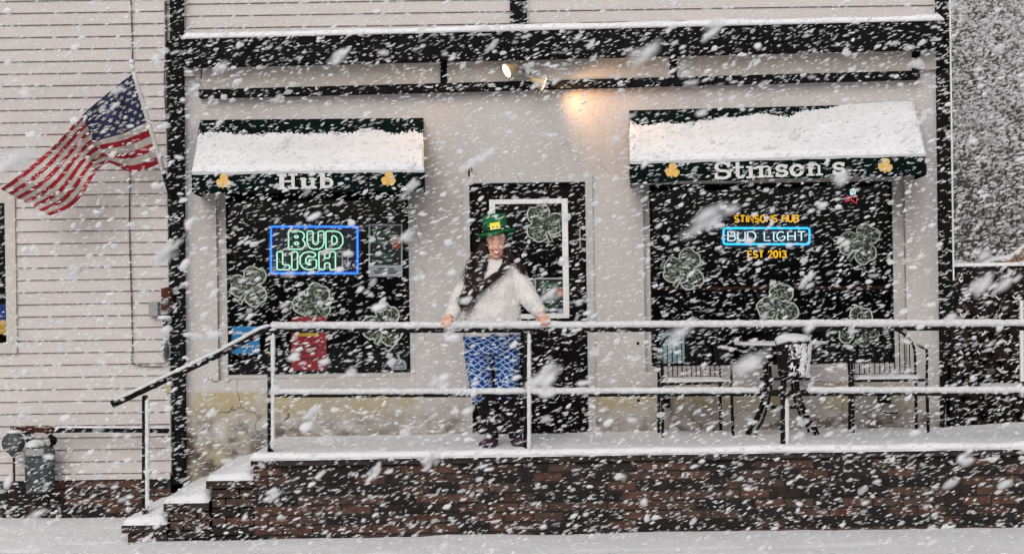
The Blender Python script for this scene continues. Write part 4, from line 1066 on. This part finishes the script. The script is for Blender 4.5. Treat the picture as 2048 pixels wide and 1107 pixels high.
# ------------------------------------------------------------------ lattice screen on the right
YL = -.02
lat = empty('lattice_screen', W(1970, 870, YL), 'dark diamond lattice screen with snow along its top at the right end of the porch', 'screen')
lx0, lx1 = W(1907, 700, YL).x, 6.2; lz0, lz1 = .5, W(1980, 541, YL).z
mb = MB(); pitch = .145; wdt = .042
def clipseg(x0, z0, dx, dz):
    # clip an infinite line to the panel
    ts = []
    t0, t1 = -9, 9
    for p, d_, lo, hi in ((x0, dx, lx0, lx1), (z0, dz, lz0, lz1)):
        a, b = (lo-p)/d_, (hi-p)/d_
        t0, t1 = max(t0, min(a, b)), min(t1, max(a, b))
    return (t0, t1) if t1 > t0+.02 else None
nodes_ = []
for sgn, yoff in ((1, 0), (-1, -.008)):
    k = -60
    while k < 90:
        x0 = lx0+k*pitch; r = clipseg(x0, lz0, .7071, sgn*.7071) if sgn > 0 else clipseg(x0, lz1, .7071, -.7071)
        if r:
            zz = lz0 if sgn > 0 else lz1
            p = Vector((x0+r[0]*.7071, YL+yoff, zz+sgn*r[0]*.7071)); q = Vector((x0+r[1]*.7071, YL+yoff, zz+sgn*r[1]*.7071))
            nn = Vector((-sgn*.7071, 0, .7071))*wdt/2
            mb.prism([p-nn, q-nn, q+nn, p+nn], (0, .007, 0))
        k += 1
mb.build('lattice', M['lattice'], lat)
mb = MB(); mb.box(lx0-.03, lx1, YL-.03, YL+.03, lz1-.01, lz1+.035); mb.box(lx0-.03, lx0+.02, YL-.028, YL+.03, lz0, lz1-.01); mb.build('frame', M['lattice'], lat, bevel=.003)
mb = MB(); mb.pq([(2040, 600), (2047, 600), (2048, 762), (2041, 762)], YL-.05, YL-.02); mb.build('batten', M['white'], lat)
strip_snow((lx0-.02, YL-.03, lz1+.035), (lx1, YL-.03, lz1+.035), .06, .03, 'snow_cap', lat, 15, 90)
# snow caught in the lower corners of the openings
rnd = random.Random(11); mb = MB()
i = 0
zz = lz0
while zz < lz1-.05:
    k = 0; x = lx0+(pitch/2 if i % 2 else 0)
    while x < lx1:
        if rnd.random() < .5 and nz(x, zz, 4, 3) > -.15:
            cx, cz = x, zz+rnd.uniform(-.0, .006); s_ = rnd.uniform(.008, .034); t_ = rnd.uniform(.006, .02); cx += rnd.uniform(-.012, .012)
            for sg in ((-1, 1), (-1,), (1,), (1, -1))[rnd.randrange(4)]:
                s_ = rnd.uniform(.010, .045)
                mb.prism([(cx, YL-.012, cz), (cx+sg*s_, YL-.012, cz+s_), (cx+sg*s_*.8, YL-.012, cz+s_+t_*.9), (cx+sg*s_*.4, YL-.012, cz+s_*.5+t_*rnd.uniform(.5, 1.3)), (cx, YL-.012, cz+t_*rnd.uniform(.6, 1.5))], (0, .012+.001*sg, 0))
        x += pitch
    zz += pitch/2; i += 1
tag(mb.build('caught_snow', M['snow_fine'], lat), kind='stuff')
# dark shed behind the screen
shed = empty('dark_shed', (5.3, .9, .0), 'dark boarded shed wall seen through the lattice screen', 'shed')
mb = MB(); rnd = random.Random(2)
for i in range(18):
    a = lx0-.1+i*.15; mb.box(a, a+.143, .5+rnd.uniform(0, .01), .56, -.1, lz1-.02, 1 if i in (2,) else 0)
mb.build('board_wall', [M['lattice'], M['lattice']], shed)
mb = MB(); mb.box(lx0-.1, 6.3, .56, 1.6, -.1, lz1-.06); mb.build('body', M['dark_room'], shed)
for (x, y) in ((1939, 685), (1940, 723), (1942, 762), (1935, 612), (1985, 745), (1932, 573), (1975, 690), (2004, 712), (2010, 612), (1962, 640), (1990, 828), (2022, 800)):
    mb = MB(); mb.pq([(x-12, y), (x, y-12), (x+12, y), (x, y+12)], .45, .47); mb.build('bare_patch', M['tan'], shed, bevel=.002)
mb = MB(); mb.pq(rq(1962, 766, 2042, 776), -.12, -.05); o = mb.build('grey_plank', M['frame'], bevel=.003); tag(o, 'short grey plank leaning flat across the lattice screen', 'plank')
# snow laden sagging wooden canopy behind the screen
YK = .55
def sag(x): return 533-32*max(0, (x-1955)/93)**1.6+3*math.sin(x/11)
cn = empty('wooden_canopy', W(1980, 535, YK), 'snow laden ribbed wooden canopy edge curving up behind the lattice screen', 'canopy')
mb = MB()
for i in range(26):
    x = 1908+i*9; h = 9+10*max(0, (x-1960)/90)
    mb.pq([(x, sag(x)-h*.2), (x+7.5, sag(x+7.5)-h*.2), (x+7.5, sag(x+7.5)+h), (x, sag(x)+h)], YK, YK+.25)
mb.build('ribs', M['tan'], cn)
mb = MB(); pts = [W(x, sag(x)-3, YK+.05) for x in range(1904, 2160, 6)]; mb.tube(pts, [.038*(1+.3*nz(p.x, 2, 0, 5)) for p in pts], 10, ry=.8); mb.build('snow', M['snow_fine'], cn, smooth=True)

# ------------------------------------------------------------------ bare trees on the hillside
def bare_tree(x, y, h, seed):
    rnd = random.Random(seed); z0 = gz(x, y)
    t = empty('bare_tree', (x, y, z0), None, 'tree', 'bare trees on the snowy hillside')
    tk = MB(); cr = MB(); base = Vector((x, y, z0-.1)); lean = Vector((rnd.uniform(-.08, .08), rnd.uniform(-.05, .05), 1)).normalized()
    n = 8; pts = [base+lean*h*.75*i/n+Vector((.12*nz(i, seed, 0, .7), 0, 0)) for i in range(n+1)]
    tk.tube(pts, [h*.012*(1-.8*i/n) for i in range(n+1)], 7)
    def branch(p, d_, L, r, lvl, mbb):
        q = [p]; dd = d_.copy()
        for i in range(4):
            dd = (dd+Vector((rnd.uniform(-.25, .25), rnd.uniform(-.25, .25), rnd.uniform(-.02, .22)))).normalized(); q.append(q[-1]+dd*L/4)
        mbb.tube(q, [r*(1-.2*i) for i in range(5)], 4)
        if lvl < 3:
            for k in range(4 if lvl < 2 else 3):
                a = q[1+rnd.randrange(4)]; branch(a, (dd+Vector((rnd.uniform(-1, 1), rnd.uniform(-1, 1), rnd.uniform(-.1, .8)))).normalized(), L*.55, r*.5, lvl+1, mbb)
    for i in range(9):
        k = rnd.uniform(.35, 1); p = pts[int(k*n)]; a = rnd.uniform(0, 6.28)
        branch(p, Vector((math.cos(a), math.sin(a), rnd.uniform(.3, .9))).normalized(), h*.32*(1.2-k*.6), h*.005, 0, cr)
    tk.build('trunk', M['bark'], t, smooth=True); cr.build('crown', M['bark'], t)
    return t
TR = [(9.5, 24, 5.5, 1, 'bare tree standing nearest to the pub on the lowest part of the hillside'),
      (10.6, 27, 6, 2, 'bare tree at the right edge of the photo, low on the hillside'),
      (10.3, 31, 6, 3, 'bare tree close to the corner board in the middle of the hillside'),
      (12.2, 33, 6.5, 4, 'bare tree at the right edge, halfway up the hillside'),
      (11.6, 37, 6, 5, 'bare tree close to the corner board, upper hillside'),
      (13.6, 40, 7, 6, 'bare tree at the right edge, upper hillside'),
      (13.5, 46, 7, 7, 'bare tree close to the corner board, near the top of the hillside'),
      (15.4, 49, 7, 8, 'farthest bare tree, at the top right of the hillside')]
for x, y, h, s_, lab in TR: bare_tree(x, y, h, s_)['label'] = lab

rnd = random.Random(21); mb = MB()
for i in range(900):
    y = 7+28*rnd.random()**1.3; D = y+CAMD; x = D*rnd.uniform(.19, .31); z = gz(x, y)-.05; hh = rnd.uniform(.35, 1.3)
    for k in range(rnd.randint(5, 10)):
        p = Vector((x+rnd.gauss(0, .18), y+rnd.gauss(0, .2), z)); d_ = Vector((rnd.gauss(0, .35), rnd.gauss(0, .3), 1)).normalized(); q = p+d_*hh*rnd.uniform(.5, .8)
        e_ = q+(d_+Vector((rnd.gauss(0, .5), 0, 0))).normalized()*hh*.4; mb.tube([p, q, e_], [.010, .007, .003], 3, caps=False)
tag(mb.build('hillside_brush', M['bark']), 'bare brown brush poking through the snow over the hillside', 'brush', kind='stuff')

# ------------------------------------------------------------------ the person
YP = -1.2
def B(x, y, dy=0): return W(x, y, YP+dy)
per = empty('person', (B(1005, 895).x, YP, ZD+.03), 'smiling person in green party hat, white fleece and blue lattice trousers, hands on the railing', 'person')
# skin
mb = MB()
hc = B(992, 489, -.02)
mb.ell(hc+Vector((0, .01, .02)), (.078, .095, .105), 20, 14)
mb.ell(hc+Vector((.002, -.018, -.045)), (.056, .066, .066), 18, 12)          # jaw
mb.ell(hc+Vector((.003, -.068, -.088)), (.022, .018, .018), 12, 8)           # chin
mb.ell(hc+Vector((.004, -.098, -.012)), (.012, .018, .024), 12, 8)           # nose
mb.ell(hc+Vector((.004, -.105, -.026)), (.017, .014, .010), 12, 8)
for s in (-1, 1):
    mb.ell(hc+Vector((s*.034, -.070, -.022)), (.024, .018, .020), 12, 8)     # cheek
    mb.ell(hc+Vector((s*.028, -.078, .030)), (.022, .012, .008), 12, 8)      # brow
    mb.ell(hc+Vector((s*.078, .005, -.005)), (.010, .020, .032), 10, 8)      # ear
neck = B(990, 522, .0)
mb.tube([hc+Vector((0, .02, -.05)), neck, neck+Vector((0, .01, -.05))], [.05, .048, .06], 16)
mb.rings([(B(989, 535), .12, .075), (B(987, 600), .14, .09), (B(986, 680), .15, .10)], 20)   # trunk under the clothes
def limb(mb, pts, rs, seg=14):
    for (a, b, ra, rb) in zip(pts[:-1], pts[1:], rs[:-1], rs[1:]):
        mb.tube([a, a.lerp(b, .5), b], [ra, (ra+rb)/2, rb], seg); mb.ell(b, (rb, rb, rb), 14, 8)
    mb.ell(pts[0], (rs[0],)*3, 14, 8)
YRr = YR-YP
ArmL = [B(944, 548), B(915, 598, -.04), B(901, 634, -.22)]; HL = W(893, 649, YR)
ArmR = [B(1034, 546), B(1064, 598, -.06), B(1081, 626, -.2)]; HR = W(1091, 647, YR)
limb(mb, ArmL+[HL+Vector((0.012, .03, .05))], [.05, .042, .028, .026]); limb(mb, ArmR+[HR+Vector((-.012, .03, .05))], [.05, .042, .028, .026])
def hand(mb, c, s):
    """hand lying over the top rail, fingers curled down its front; s=+1 thumb toward +x"""
    top_ = c+Vector((0, .012, .036))
    mb.ell(top_, (.040, .045, .017), 16, 10)
    mb.ell(top_+Vector((0, .03, .008)), (.032, .04, .02), 14, 8)
    for i, ln in enumerate((.92, 1.05, 1.0, .78)):
        x = s*(.030-.020*i)
        a = top_+Vector((x, -.022, .004)); b = a+Vector((s*.001, -.033*ln, -.008)); d_ = b+Vector((-s*.001, -.010, -.026*ln)); e_ = d_+Vector((-s*.001, .010, -.020*ln))
        rr = (.0095, .010, .0096, .0085)[i]
        mb.tube([a, b, d_, e_], [rr*1.05, rr, rr*.95, rr*.82], 10); mb.ell(a, (rr*1.1,)*3, 8, 6); mb.ell(b, (rr*1.08,)*3, 8, 6); mb.ell(d_, (rr,)*3, 8, 6); mb.ell(e_, (rr*.85,)*3, 8, 6)
    a = top_+Vector((s*.034, .030, .0)); b = a+Vector((s*.026, -.020, -.008)); d_ = b+Vector((s*.008, -.026, -.006))
    mb.tube([a, b, d_], [.0125, .011, .0095], 10); mb.ell(b, (.0112,)*3, 8, 6); mb.ell(d_, (.0095,)*3, 8, 6)
hand(mb, HL, 1); hand(mb, HR, -1)
body = mb.build('body', M['skin'], per); mod_organic(body, .0042, 3)
# face
for s in (-1, 1):
    mb = MB(); mb.ell(hc+Vector((s*.029, -.079, .010)), (.0125, .009, .0048), 12, 8); ey = mb.build('eye', M['teeth'], per, smooth=True)
    mb = MB(); mb.ell(hc+Vector((s*.029, -.0855, .010)), (.0062, .004, .0050), 10, 8); mb.build('iris', M['eye'], ey, smooth=True)
    mb = MB(); mb.tube([hc+Vector((s*(.014+.009*i), -.088+.004*abs(i-1), .030+.004*math.sin(i))) for i in range(4)], [.002, .003, .0028, .0015], 6); mb.build('eyebrow', M['eye'], per, smooth=True)
def mpt(t, up=0, dy=0): return hc+Vector((.003+.034*t, -.094+.026*t*t+dy, -.056+.016*t*t+up))
mb = MB(); mb.tube([mpt(t, .006*(1-t*t)+.0) for t in (-1, -.6, -.2, .2, .6, 1)], [.003, .005, .0055, .0055, .005, .003], 8); mb.tube([mpt(t, -.017*(1-t*t)) for t in (-1, -.6, -.2, .2, .6, 1)], [.003, .005, .006, .006, .005, .003], 8); lips = mb.build('mouth', M['skin_rosy'], per, smooth=True)
mb = MB(); vs = []
for i in range(9):
    t = -.85+1.7*i/8; vs += [mpt(t, .004*(1-t*t), -.002), mpt(t, -.013*(1-t*t), -.002)]
mb.add(vs, [(2*i, 2*i+1, 2*i+3, 2*i+2) for i in range(8)]); o = mb.build('teeth', M['teeth'], lips, smooth=True); m = o.modifiers.new('s', 'SOLIDIFY'); m.thickness = .006
# fleece
mb = MB()
mb.rings([(B(984, 672, .0), .212, .155), (B(984, 655, .0), .222, .162), (B(985, 620, .0), .21, .155), (B(986, 585), .20, .15), (B(988, 560), .19, .14), (B(989, 542), .172, .12), (B(990, 531), .13, .10), (B(990, 524), .088, .08)], 32)
limb(mb, [B(946, 550), B(919, 598, -.04), B(904, 630, -.20)], [.078, .072, .05]); limb(mb, [B(1032, 549), B(1060, 598, -.06), B(1077, 622, -.185)], [.078, .074, .052])
mb.rings([(B(990, 526), .085, .08), (B(990, 518, -.0), .07, .068)], 24)
fle = mb.build('fleece_top', M['fleece'], per); mod_organic(fle, .008, 3, .028, .09)
for pts, r_ in (([B(904, 630, -.20), B(901.5, 634, -.222)], .052), ([B(1077, 622, -.185), B(1080, 626, -.203)], .053)):
    c_ = pts[0].lerp(pts[1], .25); dd = (pts[1]-pts[0]).normalized()
    mb = MB(); mb.tube([c_+dd*(.006*k-.018) for k in range(7)], [r_*(1 if k % 2 else .94) for k in range(7)], 20); mb.build('cuff', M['fleece'], fle, smooth=True)
# trousers
mb = MB()
mb.rings([(B(984, 650), .19, .135), (B(984, 672), .215, .15), (B(984, 690), .208, .148), (B(983, 706), .195, .14)], 32)
limb(mb, [B(955, 706), B(959, 745), B(962, 787, -.02)], [.104, .090, .084], 20); limb(mb, [B(1012, 706), B(1014, 745), B(1013, 787, -.02)], [.104, .090, .082], 20)
tro = mb.build('trousers', M['lattice_cloth'], per); mod_organic(tro, .008, 4, .022, .08)
# tall dark boots with dark purple feet
for (kx, ax, tx_, ty) in ((966, 985, -.06, -.16), (1012, 1032, .05, -.17)):
    mb = MB(); limb(mb, [B(kx, 784, -.02), B((kx+ax)/2, 822, -.0), B(ax, 875, .0)], [.078, .068, .048], 18)
    bt = mb.build('boot', M['boot'], per); mod_organic(bt, .008, 3, .006, .05)
    mb = MB(); a = B(ax, 884, .0); a.z = ZD+.085; hzv = ZD+.06
    mb.ell(Vector((a.x, a.y+.02, ZD+.075)), (.046, .06, .05)); mb.ell(Vector((a.x+tx_*.5, a.y+ty*.45, ZD+.065)), (.045, .085, .036), rot=Matrix.Rotation(math.atan2(-tx_, -ty)*-1, 3, 'Z')); mb.ell(Vector((a.x+tx_, a.y+ty, ZD+.058)), (.043, .055, .030)); mb.tube([a+Vector((0, 0, .04)), a], [.048, .046], 16)
    o = mb.build('shoe', M['shoe'], bt); mod_organic(o, .007, 3)
# hat
ht = B(992, 465, .0); tilt = Matrix.Rotation(R(-7), 4, 'Y') @ Matrix.Rotation(R(-9), 4, 'X')
def hatobj(name, mbx, mat, parent, smooth=True):
    mbx.v = [tuple(ht+(tilt @ (Vector(v)*.94))) for v in mbx.v]; return mbx.build(name, M[mat], parent, smooth=smooth)
mb = MB(); mb.rings([((0, 0, -.0), .098, .105), ((0, 0, .03), .094, .10), ((0, 0, .07), .092, .096), ((0, 0, .115), .096, .10), ((0, 0, .138), .088, .092), ((0, 0, .147), .06, .06)], 32)
hat = hatobj('hat', mb, 'hat', per); m = hat.modifiers.new('sub', 'SUBSURF'); m.render_levels = 2; m.levels = 2
t = bpy.data.textures.new('hatn', 'CLOUDS'); t.noise_scale = .05; dm = hat.modifiers.new('d', 'DISPLACE'); dm.texture = t; dm.strength = .018; dm.texture_coords = 'GLOBAL'
mb = MB(); vs = []; nn = 48
for rr_ in (.085, .12, .155):
    for k in range(nn):
        a = 2*math.pi*k/nn; dz = (rr_-.085)*(-.25+.28*math.cos(2*a+.4)); vs.append((rr_*math.cos(a), rr_*1.02*math.sin(a), .004+dz))
mb.add(vs, [(i*nn+k, i*nn+(k+1) % nn, (i+1)*nn+(k+1) % nn, (i+1)*nn+k) for i in (0, 1) for k in range(nn)])
br = hatobj('brim', mb, 'hat', hat); m = br.modifiers.new('s', 'SOLIDIFY'); m.thickness = .012
mb = MB(); mb.rings([((0, 0, .008), .104, .111), ((0, 0, .046), .101, .108)], 32); hatobj('band', mb, 'hat_dark', hat)
mb = MB(); yb = -.116
for (a, b, c_, d_) in ((-.040, .040, .006, .020), (-.040, .040, .046, .060), (-.040, -.024, .020, .046), (.024, .040, .020, .046), (-.006, .006, .02, .034)): mb.box(a, b, yb, yb+.012, c_, d_)
mb.box(-.024, .024, yb+.004, yb+.008, .030, .046)
hatobj('buckle', mb, 'buckle', hat, False)
# hair: long locks blown to the left
rnd = random.Random(5); mb = MB()
mb.ell(hc+Vector((0, .045, .0)), (.088, .085, .115), 18, 12)
def lock(ctrl, n, spread, r):
    for k in range(n):
        off = Vector((rnd.gauss(0, spread), rnd.gauss(0, spread*.5), rnd.gauss(0, spread*.7))); pts = []
        m_ = 18
        for i in range(m_+1):
            t = i/m_*(len(ctrl)-1); j = min(int(t), len(ctrl)-2); f = t-j
            p0, p1, p2, p3 = ctrl[max(j-1, 0)], ctrl[j], ctrl[j+1], ctrl[min(j+2, len(ctrl)-1)]
            p = .5*((2*p1)+(-p0+p2)*f+(2*p0-5*p1+4*p2-p3)*f*f+(-p0+3*p1-3*p2+p3)*f**3)
            s = i/m_; pts.append(p+off*(.4+1.1*s)+Vector((.010*math.sin(i*.9+k), .006*math.cos(i*.8+k*2), .004*math.sin(i+k))))
        mb.tube(pts, [r*(1-.6*(i/m_)**2) for i in range(m_+1)], 5)
lock([hc+Vector((-.07, 0, .04)), hc+Vector((-.10, -.03, -.06)), B(955, 545, -.13), B(940, 580, -.17), B(926, 612, -.17)], 150, .019, .0028)
lock([hc+Vector((.07, 0, .04)), hc+Vector((.088, -.03, -.06)), B(1008, 537, -.14), B(975, 562, -.19), B(945, 585, -.18), B(922, 598, -.16)], 120, .012, .0028)
lock([hc+Vector((-.07, .02, .03)), hc+Vector((-.13, .02, -.07)), B(940, 535, -.10), B(932, 565, -.12)], 60, .014, .0028)
lock([hc+Vector((.07, .03, .03)), hc+Vector((.10, .03, -.08)), B(1030, 523, -.08), B(1042, 535, -.08), B(1048, 548, -.06)], 50, .012, .0028)
lock([hc+Vector((-.03, 0, .05)), hc+Vector((-.078, -.045, -.0)), hc+Vector((-.085, -.04, -.08)), B(968, 540, -.12)], 70, .009, .0028)
lock([hc+Vector((.03, 0, .05)), hc+Vector((.078, -.045, -.0)), hc+Vector((.085, -.04, -.08)), B(1010, 530, -.11)], 70, .009, .0028)
mb.build('hair', M['hair'], per, smooth=True)

# ------------------------------------------------------------------ falling snow
def ico(sub):
    bm = bmesh.new(); bmesh.ops.create_icosphere(bm, subdivisions=sub, radius=1); bm.verts.ensure_lookup_table()
    v = np.array([tuple(x.co) for x in bm.verts]); f = np.array([[q.index for q in p.verts] for p in bm.faces]); bm.free(); return v, f
def flakes(name, pos, L, Wd, ang, sub, rs):
    v, f = ico(sub); n = len(pos); nv = len(v)
    V = np.repeat(v[None], n, 0)*(1+rs.uniform(-.28, .28, (n, nv, 1)))
    V[:, :, 0] *= (L/2)[:, None]; V[:, :, 1] *= (Wd/2)[:, None]; V[:, :, 2] *= (Wd/2*rs.uniform(.7, 1.1, n))[:, None]
    c, s = np.cos(ang)[:, None], np.sin(ang)[:, None]
    X = V[:, :, 0]*c-V[:, :, 2]*s; Z = V[:, :, 0]*s+V[:, :, 2]*c
    V = np.stack([X, V[:, :, 1], Z], -1)+pos[:, None]
    F = (f[None]+(np.arange(n)*nv)[:, None, None]).reshape(-1, 3)
    return V.reshape(-1, 3), F
rs = np.random.RandomState(11)
def region(n, y0, y1, hw0=.9, hw1=5.3):
    """points in the air in front of the building (a wedge of the street, wider toward the wall)"""
    out = []
    while sum(len(a) for a in out) < n:
        y = rs.uniform(y0, y1, 40000); D = y+CAMD; half = D*.285+.35; hz = D*.158+.35
        x = rs.uniform(-5.3, 5.3, 40000); z = rs.uniform(-.1, 4.9, 40000)
        k = (np.abs(x) < half) & (np.abs(z-CAMZ) < hz) & (z > -.05)
        # stay clear of the person, rails and awnings by leaving the porch zone to slow drifting flakes only
        out.append(np.stack([x, y, z], 1)[k])
    return np.concatenate(out)[:n]
parts = []
def emit(n, y0, y1, l0, l1, asp0, asp1, a0, sa, sub):
    p = region(n, y0, y1); L = np.exp(rs.uniform(math.log(l0), math.log(l1), n)); Wd = L/rs.uniform(asp0, asp1, n)
    parts.append(flakes('f', p, L, Wd, np.radians(rs.normal(a0, sa, n)), sub, rs))
NF = 1.0
emit(29000, -8.0, -.75, .014, .046, 3.6, 8.0, 17, 9, 1)
emit(11000, -8.5, -.75, .014, .036, 1.8, 3.4, 18, 14, 1)
emit(2300, -10.0, -.75, .026, .056, 1.4, 2.8, 22, 14, 2)
emit(3500, -.75, -.12, .012, .034, 2.8, 6.0, 17, 9, 1)
# big wet clumps closer to the camera: bundles of flakes stuck together
cp = region(105, -13.2, -8.0)
for c_ in cp:
    m_ = rs.randint(9, 18); sz = rs.uniform(.014, .034); a_ = rs.normal(34, 9)
    off = np.stack([rs.normal(0, sz*.42, m_), rs.normal(0, sz*.3, m_), rs.normal(0, sz*.30, m_)], 1); off[:, 2] += off[:, 0]*.5
    L = rs.uniform(.7, 1.5, m_)*sz; parts.append(flakes('f', c_+off, L, L/rs.uniform(2.6, 4.6, m_), np.radians(rs.normal(a_, 6, m_)), 2, rs))
# background fall to the right of the building
n = 64000
y = rs.uniform(.6, 22, n); x = rs.uniform(4.35, 12, n); z = rs.uniform(.8, 8, n); k = (np.abs(x/(y+CAMD)-.255) < .045); p = np.stack([x, y, z], 1)[k]
n = len(p); L = rs.uniform(.026, .075, n); parts.append(flakes('f', p, L, L/rs.uniform(1.6, 3, n), np.radians(rs.normal(17, 16, n)), 1, rs))
V = []; F = []; k = 0
for v, f in parts: V.append(v); F.append(f+k); k += len(v)
V = np.concatenate(V); F = np.concatenate(F)
me = bpy.data.meshes.new('falling_snow'); me.vertices.add(len(V)); me.vertices.foreach_set('co', V.ravel())
me.loops.add(F.size); me.loops.foreach_set('vertex_index', F.ravel().astype(np.int32)); me.polygons.add(len(F))
me.polygons.foreach_set('loop_start', np.arange(0, F.size, 3, dtype=np.int32)); me.polygons.foreach_set('use_smooth', np.ones(len(F), dtype=bool))
me.update(calc_edges=True); me.materials.append(M['flake'])
fs_ = bpy.data.objects.new('falling_snow', me); C.objects.link(fs_); tag(fs_, 'wind driven snowflakes falling thickly across the whole street', 'snow', kind='stuff')

# children of children were built in world space: keep them there
bpy.context.view_layer.update()
